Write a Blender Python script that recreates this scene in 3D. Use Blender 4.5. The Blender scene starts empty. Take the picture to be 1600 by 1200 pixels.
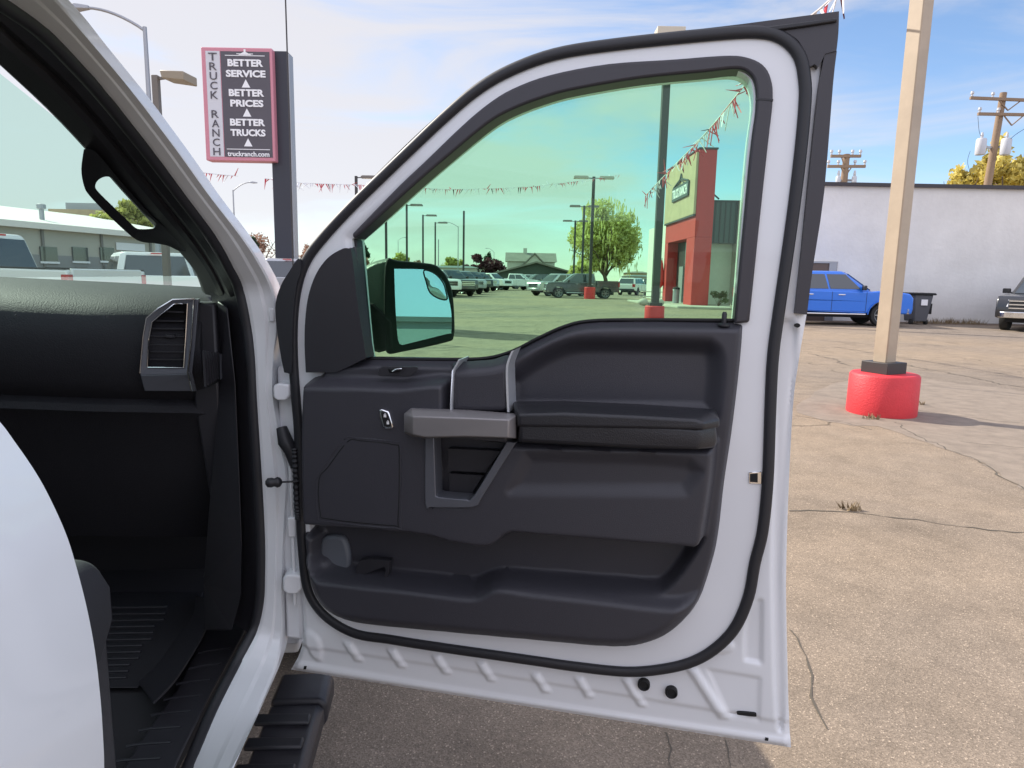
import bpy, bmesh, math, random
import numpy as np
from mathutils import Vector, Matrix
from mathutils.geometry import delaunay_2d_cdt
random.seed(7)
sc = bpy.context.scene
COL = sc.collection
PI = math.pi
# ---------------------------------------------------------------- camera model
FPX = 1060.0; PITCH = math.radians(8.85); ROLL = math.radians(1.1)
CAM = np.array([0, 0, 1.45])
_R0 = np.array([1, 0, 0.]); _U0 = np.array([0, math.sin(PITCH), math.cos(PITCH)]); CF = np.array([0, math.cos(PITCH), -math.sin(PITCH)])
CR = _R0*math.cos(ROLL)+_U0*math.sin(ROLL); CU = _U0*math.cos(ROLL)-_R0*math.sin(ROLL)
def ray(x, y): return CR*(x-800)/FPX - CU*(y-600)/FPX + CF
def hit(x, y, p, n):
    d = ray(x, y); return CAM + d*(((p-CAM) @ n)/(d @ n))
ZV = np.array([0, 0, 1.])
def G(x, y, z=0.0): return hit(x, y, np.array([0, 0, z]), ZV)            # a survey point at height z
def Y(x, y, D): return hit(x, y, np.array([0, D, 0.]), np.array([0, 1., 0]))  # at depth D
# door frame
dA = G(450, 1047, .53); dB = G(1237, 1172, .53)
DU = (dB-dA)/np.linalg.norm(dB-dA); DN = np.array([DU[1], -DU[0], 0]); DO = np.array([dA[0], dA[1], 0])
def duz(x, y, w=0.0):
    p = hit(x, y, DO+DN*w, DN); return ((p-DO) @ DU, p[2])
def dpos(u, z, w=0.0): return DO + DU*u + DN*w + ZV*z
# truck frame
_d = ray(690, 434); TF_ = np.array([_d[0], _d[1], 0]); TF_ /= np.linalg.norm(TF_); TR_ = np.array([TF_[1], -TF_[0], 0])
def tpos(f, r, z): return DO + TF_*f + TR_*r + ZV*z
def tf(x, y, k): return hit(x, y, DO+TF_*k, TF_)
def tr(x, y, k): return hit(x, y, DO+TR_*k, TR_)
# ---------------------------------------------------------------- materials
def new_mat(name):
    m = bpy.data.materials.new(name); m.use_nodes = True
    nt = m.node_tree; b = nt.nodes['Principled BSDF']; return m, nt, b
MATS = {}
def mat(name, col, rough=.5, metal=0., bump=0., bscale=800., var=0., vscale=3., coat=0., spec=.5, emit=None):
    if name in MATS: return MATS[name]
    m, nt, b = new_mat(name)
    b.inputs['Base Color'].default_value = (*col, 1); b.inputs['Roughness'].default_value = rough
    b.inputs['Metallic'].default_value = metal; b.inputs['Coat Weight'].default_value = coat
    b.inputs['Coat Roughness'].default_value = .06; b.inputs['Specular IOR Level'].default_value = spec
    tc = nt.nodes.new('ShaderNodeTexCoord')
    if bump:
        n = nt.nodes.new('ShaderNodeTexNoise'); n.inputs['Scale'].default_value = bscale; n.inputs['Detail'].default_value = 3
        bp = nt.nodes.new('ShaderNodeBump'); bp.inputs['Strength'].default_value = bump; bp.inputs['Distance'].default_value = .001 if bscale > 100 else .01
        nt.links.new(tc.outputs['Object'], n.inputs['Vector']); nt.links.new(n.outputs['Fac'], bp.inputs['Height']); nt.links.new(bp.outputs['Normal'], b.inputs['Normal'])
    if var:
        n = nt.nodes.new('ShaderNodeTexNoise'); n.inputs['Scale'].default_value = vscale; n.inputs['Detail'].default_value = 6; n.inputs['Roughness'].default_value = .65
        nt.links.new(tc.outputs['Object'], n.inputs['Vector'])
        mx = nt.nodes.new('ShaderNodeMix'); mx.data_type = 'RGBA'
        mx.inputs['A'].default_value = (*[c*(1-var) for c in col], 1); mx.inputs['B'].default_value = (*[min(1, c*(1+var)) for c in col], 1)
        rp = nt.nodes.new('ShaderNodeMapRange'); rp.inputs['From Min'].default_value = .3; rp.inputs['From Max'].default_value = .7
        nt.links.new(n.outputs['Fac'], rp.inputs['Value']); nt.links.new(rp.outputs['Result'], mx.inputs['Factor']); nt.links.new(mx.outputs['Result'], b.inputs['Base Color'])
    if emit:
        b.inputs['Emission Color'].default_value = (*emit[:3], 1); b.inputs['Emission Strength'].default_value = emit[3]
    MATS[name] = m; return m
def glass_mat(name, tint, gl=.06):
    m = bpy.data.materials.new(name); m.use_nodes = True; nt = m.node_tree; nt.nodes.clear()
    o = nt.nodes.new('ShaderNodeOutputMaterial'); t = nt.nodes.new('ShaderNodeBsdfTransparent'); t.inputs['Color'].default_value = (*tint, 1)
    g = nt.nodes.new('ShaderNodeBsdfGlossy'); g.inputs['Roughness'].default_value = .01
    lw = nt.nodes.new('ShaderNodeFresnel'); lw.inputs['IOR'].default_value = 1.35
    mx = nt.nodes.new('ShaderNodeMixShader')
    ml = nt.nodes.new('ShaderNodeMath'); ml.operation = 'MULTIPLY'; ml.inputs[1].default_value = gl/.06
    nt.links.new(lw.outputs['Fac'], ml.inputs[0]); nt.links.new(ml.outputs[0], mx.inputs['Fac']); nt.links.new(t.outputs[0], mx.inputs[1]); nt.links.new(g.outputs[0], mx.inputs[2]); nt.links.new(mx.outputs[0], o.inputs['Surface'])
    MATS[name] = m; return m
# ---------------------------------------------------------------- objects
def tag(o, label=None, cat=None, group=None, kind=None):
    if label: o['label'] = label
    if cat: o['category'] = cat
    if group: o['group'] = group
    if kind: o['kind'] = kind
    return o
def empty(name, loc, label=None, cat=None, group=None, rz=0, kind=None):
    o = bpy.data.objects.new(name, None); COL.objects.link(o); o.location = Vector(loc); o.rotation_euler[2] = rz; o.empty_display_size = .2
    return tag(o, label, cat, group, kind)
def root_off(p):
    off = Vector((0, 0, 0))
    while p is not None: off = off + p.location; p = p.parent
    return off
def link(name, verts, faces, m, parent=None, smooth=None, bevel=0, seg=2, local=False, mats=None, fm=None):
    """verts in world coordinates (or already local to parent)"""
    me = bpy.data.meshes.new(name)
    V = np.asarray(verts, float)
    if parent is not None and not local: V = V - np.array(root_off(parent))
    me.from_pydata([tuple(v) for v in V], [], [list(map(int, f)) for f in faces])
    bm = bmesh.new(); bm.from_mesh(me); bmesh.ops.recalc_face_normals(bm, faces=bm.faces) if smooth != 'keep' else None; bm.to_mesh(me); bm.free()
    for mm in ([m] + (mats or [])): me.materials.append(mm)
    if fm is not None:
        for p, i in zip(me.polygons, fm): p.material_index = i
    if smooth is not None:
        for p in me.polygons: p.use_smooth = True
        if smooth != 'keep': me.set_sharp_from_angle(angle=math.radians(smooth))
    o = bpy.data.objects.new(name, me); COL.objects.link(o)
    if parent is not None: o.parent = parent
    if bevel:
        md = o.modifiers.new('bevel', 'BEVEL'); md.width = bevel; md.segments = seg; md.limit_method = 'ANGLE'; md.angle_limit = math.radians(35)
        md.harden_normals = False
        for p in me.polygons: p.use_smooth = True
        if smooth is None: me.set_sharp_from_angle(angle=math.radians(50))
    return o
class MB:
    def __init__(s): s.v = []; s.f = []; s.m = []
    def add(s, V, F, mi=0):
        n = len(s.v); s.v += [tuple(map(float, v)) for v in V]; s.f += [[i+n for i in f] for f in F]; s.m += [mi]*len(F)
    def box(s, c, d, ax=None, mi=0):
        c = np.array(c, float); ax = ax if ax is not None else np.eye(3)
        V = [c + ax[0]*sx*d[0]/2 + ax[1]*sy*d[1]/2 + ax[2]*sz*d[2]/2 for sx in (-1, 1) for sy in (-1, 1) for sz in (-1, 1)]
        s.add(V, [(0,1,3,2),(4,6,7,5),(0,4,5,1),(2,3,7,6),(0,2,6,4),(1,5,7,3)], mi)
    def bar(s, a, b, w, h=None, mi=0):
        a = np.array(a, float); b = np.array(b, float); h = h or w; d = b-a; L = np.linalg.norm(d); d = d/L
        up = ZV if abs(d[2]) < .9 else np.array([0, 1., 0]); x = np.cross(d, up); x /= np.linalg.norm(x); y = np.cross(x, d)
        s.box((a+b)/2, (L, w, h), np.array([d, x, y]), mi)
    def tube(s, pts, r, n=8, closed=False, cap=True, flat=1.0, ref=None, mi=0):
        P = [np.array(p, float) for p in pts]; m = len(P); R = r if hasattr(r, '__len__') else [r]*m
        V = []; prev = None
        for i, p in enumerate(P):
            if closed: t = P[(i+1) % m]-P[i-1]
            else: t = P[min(i+1, m-1)]-P[max(i-1, 0)]
            t = t/(np.linalg.norm(t)+1e-12)
            if ref is not None: x = np.array(ref, float)
            elif prev is None: x = ZV if abs(t[2]) < .9 else np.array([1., 0, 0])
            else: x = prev
            x = x - t*(x @ t); x /= np.linalg.norm(x)+1e-12; prev = x; y = np.cross(t, x)
            for k in range(n):
                a = 2*PI*k/n; V.append(p + x*math.cos(a)*R[i]*flat + y*math.sin(a)*R[i])
        F = []
        for i in range(m if closed else m-1):
            j = (i+1) % m
            for k in range(n): F.append((i*n+k, i*n+(k+1) % n, j*n+(k+1) % n, j*n+k))
        if cap and not closed: F.append(tuple(range(n))); F.append(tuple((m-1)*n+k for k in reversed(range(n))))
        s.add(V, F, mi)
    def lathe(s, prof, c, ax=ZV, n=24, mi=0):
        """prof: list of (radius, height) along ax"""
        ax = np.array(ax, float); ax /= np.linalg.norm(ax); x = np.cross(ax, ZV) if abs(ax[2]) < .9 else np.array([1., 0, 0]); x /= np.linalg.norm(x); y = np.cross(ax, x); c = np.array(c, float)
        V = []; F = []
        for (r, h) in prof:
            for k in range(n): a = 2*PI*k/n; V.append(c + ax*h + (x*math.cos(a)+y*math.sin(a))*r)
        for i in range(len(prof)-1):
            for k in range(n): F.append((i*n+k, i*n+(k+1) % n, (i+1)*n+(k+1) % n, (i+1)*n+k))
        F.append(tuple(reversed(range(n)))); F.append(tuple((len(prof)-1)*n+k for k in range(n)))
        s.add(V, F, mi)
    def loft(s, rings, caps=True, mi=0):
        n = len(rings[0]); V = [p for r in rings for p in r]; F = []
        for i in range(len(rings)-1):
            for k in range(n): F.append((i*n+k, i*n+(k+1) % n, (i+1)*n+(k+1) % n, (i+1)*n+k))
        if caps: F.append(tuple(reversed(range(n)))); F.append(tuple((len(rings)-1)*n+k for k in range(n)))
        s.add(V, F, mi)
    def strip(s, A, B, mi=0):
        n = len(A); V = list(A)+list(B); F = [(i, i+1, n+i+1, n+i) for i in range(n-1)]; s.add(V, F, mi)
    def build(s, name, m, parent=None, **k):
        if 'mats' in k: k['fm'] = s.m
        return link(name, s.v, s.f, m, parent, **k)
def smooth_poly(pts, n=6, closed=True):
    out = []; m = len(pts)
    P = [np.array(p[:2], float) for p in pts]; S = [len(p) > 2 for p in pts]
    for i in range(m if closed else m-1):
        p1 = P[i]; p2 = P[(i+1) % m]
        p0 = p1 if S[i] or (not closed and i == 0) else P[i-1]; q = (i+1) % m
        p3 = p2 if S[q] or (not closed and i == m-2) else P[(i+2) % m]
        for k in range(n):
            t = k/n; out.append(tuple(.5*((2*p1)+(-p0+p2)*t+(2*p0-5*p1+4*p2-p3)*t*t+(-p0+3*p1-3*p2+p3)*t**3)))
    if not closed: out.append(tuple(P[-1]))
    return out
def inside(Q, poly):
    Q = np.asarray(Q); P = np.asarray(poly); x, y = Q[:, 0], Q[:, 1]; c = np.zeros(len(Q), bool)
    for i in range(len(P)):
        x1, y1 = P[i-1]; x2, y2 = P[i]
        if y1 == y2: continue
        k = ((y1 > y) != (y2 > y)) & (x < (x2-x1)*(y-y1)/(y2-y1)+x1); c ^= k
    return c
def sdf(Q, poly):
    """positive inside"""
    Q = np.asarray(Q); P = np.asarray(poly); d = np.full(len(Q), 1e9)
    for i in range(len(P)):
        a = P[i-1]; b = P[i]; ab = b-a; L = ab @ ab
        if L < 1e-14: continue
        t = np.clip(((Q-a) @ ab)/L, 0, 1); d = np.minimum(d, np.hypot(*(Q-a-t[:, None]*ab).T))
    return np.where(inside(Q, poly), d, -d)
def resample(poly, step):
    P = [np.array(p, float) for p in poly]; out = []
    for i in range(len(P)):
        a = P[i]; b = P[(i+1) % len(P)]; L = np.linalg.norm(b-a); n = max(1, int(L/step))
        for k in range(n): out.append(tuple(a+(b-a)*k/n))
    return out
def tri(outline, holes=(), pts=()):
    V = []; E = []
    for loop in [outline]+list(holes):
        s = len(V); V += [tuple(p) for p in loop]; n = len(loop); E += [(s+i, s+(i+1) % n) for i in range(n)]
    V += [tuple(p) for p in pts]
    r = delaunay_2d_cdt([Vector(v) for v in V], E, [], 0, 1e-7)
    vv = np.array([tuple(v) for v in r[0]]); ff = np.array(r[2])
    c = vv[ff].mean(axis=1); k = inside(c, outline)
    for h in holes: k &= ~inside(c, h)
    return vv, ff[k], r[1]
def boundary(F):
    e = {}
    for f in F:
        for i in range(3):
            a, b = f[i], f[(i+1) % 3]; e[(a, b)] = 1
    return [(a, b) for (a, b) in e if (b, a) not in e]
def plate(name, outline, w0, w1, m, parent, holes=(), pos=dpos, bevel=.003, seg=2, smooth=40):
    """flat cut-out from depth w0 (back) to w1 (front) along the frame normal, outline in frame coordinates"""
    V, F, _ = tri(outline, holes); n = len(V)
    P = [pos(a, b, w1) for a, b in V]+[pos(a, b, w0) for a, b in V]
    FF = [tuple(f) for f in F]+[tuple(n+i for i in reversed(f)) for f in F]+[(b, a, n+a, n+b) for a, b in boundary(F)]
    o = link(name, P, FF, m, parent)
    bm = bmesh.new(); bm.from_mesh(o.data)
    bmesh.ops.dissolve_limit(bm, angle_limit=.01, verts=[], edges=[e for e in bm.edges if len(e.link_faces) == 2 and e.calc_face_angle(1) < .01]); bm.to_mesh(o.data); bm.free()
    for p in o.data.polygons: p.use_smooth = True
    o.data.set_sharp_from_angle(angle=math.radians(smooth))
    if bevel:
        md = o.modifiers.new('bevel', 'BEVEL'); md.width = bevel; md.segments = seg; md.limit_method = 'ANGLE'; md.angle_limit = math.radians(40)
    return o
def relief(name, outline, hfun, feats, back, m, parent, holes=(), pos=dpos, step=.008, smooth=50, soften=0):
    """a pressed/moulded sheet: height field over the outline, with extra points along every feature edge"""
    o2 = np.array(outline); lo = o2.min(0); hi = o2.max(0); pts = []
    xs = np.arange(lo[0], hi[0], step); ys = np.arange(lo[1], hi[1], step)
    g = np.array([(x+(j % 2)*step/2, y) for j, y in enumerate(ys) for x in xs])
    ok = sdf(g, outline) > step*.5
    for h in holes: ok &= sdf(g, h) < -step*.5
    pl = []
    for fp, tw in feats:
        P = np.array(resample(fp, min(step, max(.004, tw))));
        nx = np.roll(P, -1, 0)-np.roll(P, 1, 0); nx = np.stack([nx[:, 1], -nx[:, 0]], 1); nx /= np.linalg.norm(nx, axis=1)[:, None]+1e-9
        for k in (-.5, -.25, 0, .25, .5): pl.append(P+nx*tw*k)
    if pl:
        pl = np.concatenate(pl); kk = sdf(pl, outline) > .002
        for h in holes: kk &= sdf(pl, h) < -.002
        pl = pl[kk]
        cell = {}; keep = []
        for p in pl:
            c = (int(p[0]/.0018), int(p[1]/.0018))
            if c not in cell: cell[c] = 1; keep.append(p)
        g = np.concatenate([g[ok], np.array(keep)])
    else: g = g[ok]
    V, F, _ = tri(resample(outline, step), [resample(h, step) for h in holes], [tuple(p) for p in g])
    H = hfun(V); n = len(V)
    for _ in range(soften):
        sm_ = np.zeros(n); ct = np.zeros(n)
        for a_, b_ in ((0, 1), (1, 2), (2, 0)):
            np.add.at(sm_, F[:, a_], H[F[:, b_]]); np.add.at(ct, F[:, a_], 1)
        H = .4*H+.6*sm_/np.maximum(ct, 1)
    bd = boundary(F); bs = sorted({i for e in bd for i in e}); mp = {i: n+k for k, i in enumerate(bs)}
    P = [pos(a, b, h) for (a, b), h in zip(V, H)]+[pos(V[i][0], V[i][1], back) for i in bs]
    FF = [tuple(f) for f in F]+[(b, a, mp[a], mp[b]) for a, b in bd]
    return link(name, P, FF, m, parent, smooth=smooth)
def ss(x): x = np.clip(x, 0, 1); return x*x*(3-2*x)
def step_h(V, poly, tw): return ss(sdf(V, poly)/tw+.5)
def DP(pts, w=0., n=5, sm=True):
    q = smooth_poly(pts, n) if sm else pts
    return [duz(p[0], p[1], w) for p in q]
# ---------------------------------------------------------------- shared materials
M_white = mat('white_paint', (.78, .79, .81), .32, coat=.6)
M_trim = mat('black_trim_plastic', (.026, .025, .03), .42, bump=.35, bscale=1400)
M_trim2 = mat('soft_touch_panel', (.042, .041, .050), .42, bump=.55, bscale=900)
M_rub = mat('rubber_seal', (.02, .02, .024), .5)
M_rubd = mat('window_surround_black', (.042, .039, .046), .42)
M_leather = mat('stitched_vinyl', (.02, .02, .024), .36, bump=.8, bscale=420)
M_satin = mat('satin_grey_plastic', (.26, .245, .245), .38, metal=.35)
M_bezel = mat('charcoal_bezel', (.13, .135, .155), .38, metal=.35)
M_pil = mat('pillar_plastic', (.016, .016, .02), .5)
M_strip = mat('bright_strip', (.8, .82, .85), .3, metal=.6)
M_chrome = mat('chrome', (.85, .86, .88), .12, metal=1)
M_dash = mat('dash_grain', (.022, .0215, .025), .6, bump=1.2, bscale=330, spec=.16)
M_int = mat('dark_interior', (.022, .021, .025), .6)
M_carpet = mat('carpet', (.020, .019, .022), .95)
M_seat = mat('seat_fabric', (.03, .03, .036), .8, bump=.6, bscale=500)
M_black = mat('deep_black', (.006, .006, .007), .7)
M_mirror = mat('mirror_sky_blue', (.62, .60, 1.0), .0, metal=1)  # blue of a reflected clear sky is put into the mirror colour
M_mh = mat('mirror_shell', (.014, .013, .014), .6, bump=.8, bscale=700, spec=.2)
G_door = glass_mat('green_tint_glass', (.705, .935, .785))
G_ws = glass_mat('windshield_glass', (.72, .93, .84))
# ================================================================= the open pickup in front
TRK = empty('pickup_truck', tpos(.4, -1.0, 0), 'white pickup in the foreground with its front passenger door wide open and black interior', 'pickup truck')
# ---- door shell
o_out = [(452,1049,1),(1237,1172,1),(1232,1080),(1229,950),(1232,800),(1240,640),(1250,560),(1262,490,1),(1270,420),(1288,300),(1303,130),(1309,75,1),(1312,18,1),(1160,38),(1060,51),(960,66),(870,85),(800,108),(745,136),(700,169),(650,213),(600,262),(560,303),(520,348),(480,395),(452,436),(440,480,1),(447,560),(455,640),(458,760),(462,850),(468,934),(472,985),(465,1023)]
OUT = DP(o_out, 0, 4)
g_hole = [(553,374,1),(604,328),(640,295),(692,250),(760,194),(800,171),(850,152),(900,139),(1000,122),(1100,112),(1150,107),(1170,114),(1180,132),(1181,170),(1171,250),(1147,500,1),(1130,520,1),(900,520),(760,578),(575,578,1),(568,540)]
HOLE = DP([(553,374,1),(604,330),(640,297),(692,252),(760,197),(800,174),(850,155),(900,142),(1000,125),(1100,115),(1145,112),(1165,120),(1174,135),(1176,170),(1166,250),(1146,505,1),(1000,506),(920,508),(880,516),(840,536),(800,556),(760,566),(575,566,1),(568,540)], 0, 4)
PHOLE = DP([(486,612,1),(590,612),(760,600),(830,572),(900,532),(1000,524),(1130,524,1),(1126,700),(1080,860),(1040,950),(960,985),(800,970),(560,945),(505,910),(490,860)], 0, 3)
def mkfeat(lst):
    out = []
    for pts, h, tw, w in lst: out.append((DP(pts, w, 3), h, tw))
    return out
seal_c = [(461,620),(457,560),(457,500),(463,450),(477,408),(503,372),(548,323),(600,272),(632,241),(690,186),(743,141),(795,110),(866,84),(958,69),(1100,54),(1180,49),(1222,58),(1249,85),(1258,125),(1258,165),(1250,250),(1236,360),(1217,490),(1208,560),(1204,640),(1200,750),(1192,830),(1180,880),(1170,933),(1150,980),(1121,1012),(1085,1034),(1040,1046),(980,1051),(900,1043),(830,1033),(683,1012),(607,1000),(557,992),(519,973),(493,948),(478,916),(472,867),(468,800),(467,720),(465,670)]
rib = lambda x, y, L=30, dx=17, w=12: [(x,y,1),(x+w,y+1,1),(x+w+dx,y+L,1),(x+dx,y+L,1)]
shell_f = [(seal_c, .014, .012, .01), ([(470,1010),(1225,1130),(1222,1154),(470,1036)], -.004, .010, 0), ([(1212,520),(1246,520),(1232,700),(1222,900),(1226,1120),(1214,1120),(1208,900),(1212,700)], -.010, .010, 0),
  (rib(537,1003), .006, .009, 0), (rib(605,1013), .006, .009, 0), (rib(675,1023), .006, .009, 0), (rib(745,1034), .006, .009, 0), (rib(830,1052,30), .006, .009, 0), (rib(898,1058,32), .006, .009, 0), (rib(972,1060,44,26), .006, .009, 0), (rib(1073,1043,80,52,15), .007, .010, 0),
  ([(1184,938,1),(1191,938,1),(1190,1037,1),(1164,1032,1),(1166,975)], -.006, .008, 0), ([(1115,1008),(1143,1003),(1143,1016),(1118,1020)], .005, .006, 0), ([(500,1000),(478,985),(483,1020),(500,1032)], .006, .012, 0),
  ([(1105,1046,1),(1188,1060,1),(1186,1128,1),(1140,1120,1)], -.004, .008, 0)]
SF = mkfeat(shell_f)
def shell_h(V):
    h = np.zeros(len(V))
    for p, a, tw in SF: h += a*step_h(V, p, tw)
    d = sdf(V, OUT); h -= .008*(1-ss(d/.012))
    dh = -sdf(V, HOLE); h -= .006*(1-ss(dh/.02))
    return h
DOOR = relief('front_door', OUT, shell_h, [], -.05, M_white, TRK, holes=[HOLE, PHOLE], step=.0048)
DOOR['label'] = 'front passenger door swung wide open, showing its inner side'
# outer skin below the belt, and the frame of the glass behind
sk = DP([(448,1049,1),(1241,1176,1),(1236,950),(1238,800),(1250,600),(1262,494,1),(1200,506,1),(1000,512),(900,516),(860,535),(810,562),(760,575),(440,578,1),(455,700),(466,934),(470,985),(463,1023)], -.0, 4)
plate('outer_skin', sk, -.14, -.052, M_white, DOOR, bevel=.02, seg=3)
# black parts of the upper frame
up = DP([(435,478,1),(446,440),(476,394),(516,345),(557,302),(598,260),(648,211),(699,166),(745,133),(800,105),(870,82),(960,63),(1060,48),(1160,36),(1312,16,1),(1311,50),(1308,78,1),(1290,83,1),(1284,96,1),(1279,104,1),(1274,99,1),(1266,103,1),(1262,90),(1248,62),(1222,48),(1180,40),(1100,45),(958,60),(866,76),(795,102),(743,132),(690,177),(632,232),(596,266),(545,316),(499,366),(473,404),(458,448),(452,500),(451,585,1),(443,575),(434,520)], .02, 3)
UPO = plate('upper_weatherstrip', up, -.056, .016, M_rubd, DOOR, bevel=.005, seg=3)
cs = DP([(1290,81,1),(1309,78,1),(1303,130),(1289,300),(1271,420),(1262,492,1),(1243,490,1),(1255,380),(1268,250),(1280,140)], .02, 3)
plate('rear_edge_cover', cs, -.056, .014, M_rubd, DOOR, bevel=.003)
fl = DP([(1170,44),(1310,26,1),(1309,32,1),(1200,48)], .025, 2)
plate('upper_lip', fl, .01, .022, M_rub, DOOR, bevel=.002)
# big rubber piece at the front upper corner
rb = DP([(430,482),(438,448),(452,424),(466,404),(470,420),(462,450),(457,500),(456,560),(455,584,1),(444,582,1),(436,540)], .03, 4)
plate('corner_boot', rb, -.05, .03, M_rub, DOOR, bevel=.008, seg=3)
# seal loop
loop = [duz(*p, .02) for p in smooth_poly(seal_c, 5)]
b = MB(); b.tube([dpos(u, z, .017) for u, z in loop], .0108, 10, closed=True, flat=.7, ref=DN); b.build('door_seal', M_rub, DOOR, smooth=60)
b = MB()
for x, y in ((1247,147),(1134,150)): pass
# window surround (inner black trim)
wo = [(549,366,1),(604,309),(632,281),(664,251),(720,197),(760,163),(800,138),(860,116),(950,99),(1050,92),(1130,86),(1165,88),(1192,100),(1205,122),(1208,155),(1201,220),(1190,320),(1171,504,1),(1147,506,1)]
wi = [(553,374,1),(604,328),(640,295),(692,250),(760,194),(800,171),(850,152),(900,139),(1000,122),(1100,112),(1150,107),(1170,114),(1180,132),(1181,170),(1171,250),(1147,506,1)]
ring = smooth_poly(wo, 4, False)+list(reversed(smooth_poly(wi, 4, False)))
V0 = [duz(*p, .022) for p in ring]
plate('window_surround', V0, -.03, .022, M_rubd, DOOR, bevel=.006, seg=3)
jb = DP([(1181,155,1),(1207,157,1),(1206.6,160,1),(1180.6,158,1)], .013, 1, False)
plate('surround_joint', jb, .010, .0228, M_rub, DOOR, bevel=0)
# front run channel + glass
rc = DP([(549,366,1),(557,376,1),(575,560,1),(566,562,1)], 0, 1, False)
plate('glass_run', rc, -.03, .0, M_rub, DOOR, bevel=.002)
gh = DP([(540,370,1),(604,315),(640,280),(692,238),(760,184),(850,140),(1000,110),(1100,100),(1165,95),(1195,120),(1192,200),(1160,530,1),(760,600,1),(560,600,1)], -.022, 4)
GL = plate('window_glass', gh, -.025, -.021, G_door, DOOR, bevel=0)
# ---- trim panel
p_out = [(467,597,1),(500,572),(568,561,1),(640,562),(705,563),(760,561),(800,550),(840,530),(880,512),(920,503),(1000,501),(1168,503,1),(1166,540),(1160,600),(1150,680),(1138,760),(1130,830),(1120,880),(1097,945),(1063,986),(1020,1009),(960,1017),(830,1006),(699,994),(588,983),(541,974),(509,957),(489,932),(477,897),(470,860),(466,800),(464,700),(465,640)]
PO = [duz(x, y, .080 if (x < 480 and 585 < y < 822) else .030) for x, y in smooth_poly(p_out, 4)]
mid = [(440,600,1),(548,601,1),(622,603,1),(680,597),(696,600,1),(697,645,1),(800,648,1),(800,692,1),(1118,700,1),(1112,760),(1103,820),(1098,850),(1086,860),(1060,858),(840,840),(797,838),(776,853),(755,859),(702,851),(640,837),(440,822,1)]
rec = [(796,640,1),(796,592,1),(834,567),(870,548),(905,539),(960,538),(1088,540),(1108,543),(1118,556),(1119,590),(1113,645,1)]
pock = [(468,823,1),(495,838,1),(495,871),(509,893),(566,900),(652,908),(731,915),(750,911),(778,902),(830,904),(947,913),(1017,918),(1037,915),(1057,895),(1078,865),(1096,835,1),(1040,770,1),(640,770,1)]
lip = [(440,880,1),(468,876),(495,886),(509,898),(566,910),(652,920),(731,930),(752,927),(778,915),(830,922),(947,935),(1010,943),(1060,946),(1090,938),(1150,915,1),(1150,1100,1),(400,1050,1)]
cup = [(678,680,1),(680,776),(686,779,1),(728,783),(741,775,1),(792,690,1)]
spk = [(541,685),(560,684),(620,690),(629,704),(627,816),(619,824),(512,814),(498,804),(496,753),(510,725)]
mid2 = [(840,708),(1095,720),(1085,850),(800,832)]
PF = [(DP(mid, .085, 3), .055, .022), (DP(rec, .02, 4), -.030, .040), (DP(pock, .02, 4), -.045, .018), (DP(lip, .055, 3), .030, .024), (DP(cup, .06, 2), -.060, .008),
  (DP([(826,712,1),(1075,722),(1070,765,1),(800,765,1)], .08, 3), -.010, .030)]
def panel_h(V):
    d = sdf(V, PO); h = .004+.030*ss(d/.018)
    for p, a, tw in PF[:1]: h += a*step_h(V, p, tw)
    mk_ = step_h(V, *[PF[0][0], .012])
    for i, (p, a, tw) in enumerate(PF[1:]): h += a*step_h(V, p, tw)*((1-mk_ if i in (1, 2) else 1)*(ss(d/.045) if i == 2 else 1))
    return h
PAN = relief('trim_panel', PO, panel_h, [], -.02, M_trim2, DOOR, step=.0042, smooth=60)
b = MB(); b.tube([dpos(u, z, .0882) for u, z in DP(spk, .085, 4)], .0016, 6, closed=True); b.build('panel_groove', M_trim2, DOOR, smooth=60)
b = MB(); b.tube([dpos(u, z, .0882) for u, z in DP([(x+(4 if x<570 else -4), y+(4 if y<750 else -4)) for x, y in spk], .085, 4)], .0016, 6, closed=True); b.build('panel_groove', M_black, DOOR, smooth=60)
# window belt strip
bl = smooth_poly([(568,560),(640,561),(705,561),(760,559),(800,548),(840,528),(880,510),(920,501),(1000,499),(1148,500)], 4, False)
b = MB(); b.tube([dpos(*duz(x, y+1, .01), .006) for x, y in bl], .004, 6, ref=DN); b.build('belt_seal', M_black, DOOR, smooth=60)
# sail trim
sl = DP([(474,583,1),(472,540),(473,500),(478,462),(490,428),(508,403),(530,389),(541,388),(546,396),(556,480),(569,560,1),(545,572,1),(521,583,1)], .05, 4)
plate('sail_trim', sl, .0, .040, M_trim, DOOR, bevel=.012, seg=4)
se = DP([(548,388,1),(556,384,1),(572,560,1),(566,562,1)], .02, 1, False)
plate('sail_edge', se, -.01, .022, M_trim, DOOR, bevel=.003)
# centre bridge between the two chrome strips
def pl(name, pts, w0, w1, m, bevel=.004, seg=3, n=3, parent=None): return plate(name, DP(pts, w1, n), w0, w1, m, parent or DOOR, bevel=bevel, seg=seg)
def wedge(name, rings, m, parent=None, bevel=.004, seg=3, n=4, smooth=50):
    b = MB(); b.loft([[dpos(*duz(p[0], p[1], w), w) for p in r] for r, w in rings]); return b.build(name, m, parent or DOOR, bevel=bevel, seg=seg)
br = [[(706,566),(740,564),(770,562),(796,553),(795,642),(765,643),(736,643),(706,642)], [(707,583),(738,581),(768,578),(794,572),(793,642),(765,643),(736,643),(708,642)]]
wedge('bridge_trim', [(br[0], .02), (br[0], .055), (br[1], .088)], M_trim2, bevel=.010, seg=4)
pl('chrome_strip', [(716,562,1),(719,562,1),(709,580,1),(706,642,1),(703,642,1),(706,580,1)], .03, .092, M_strip, .0015)
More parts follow.
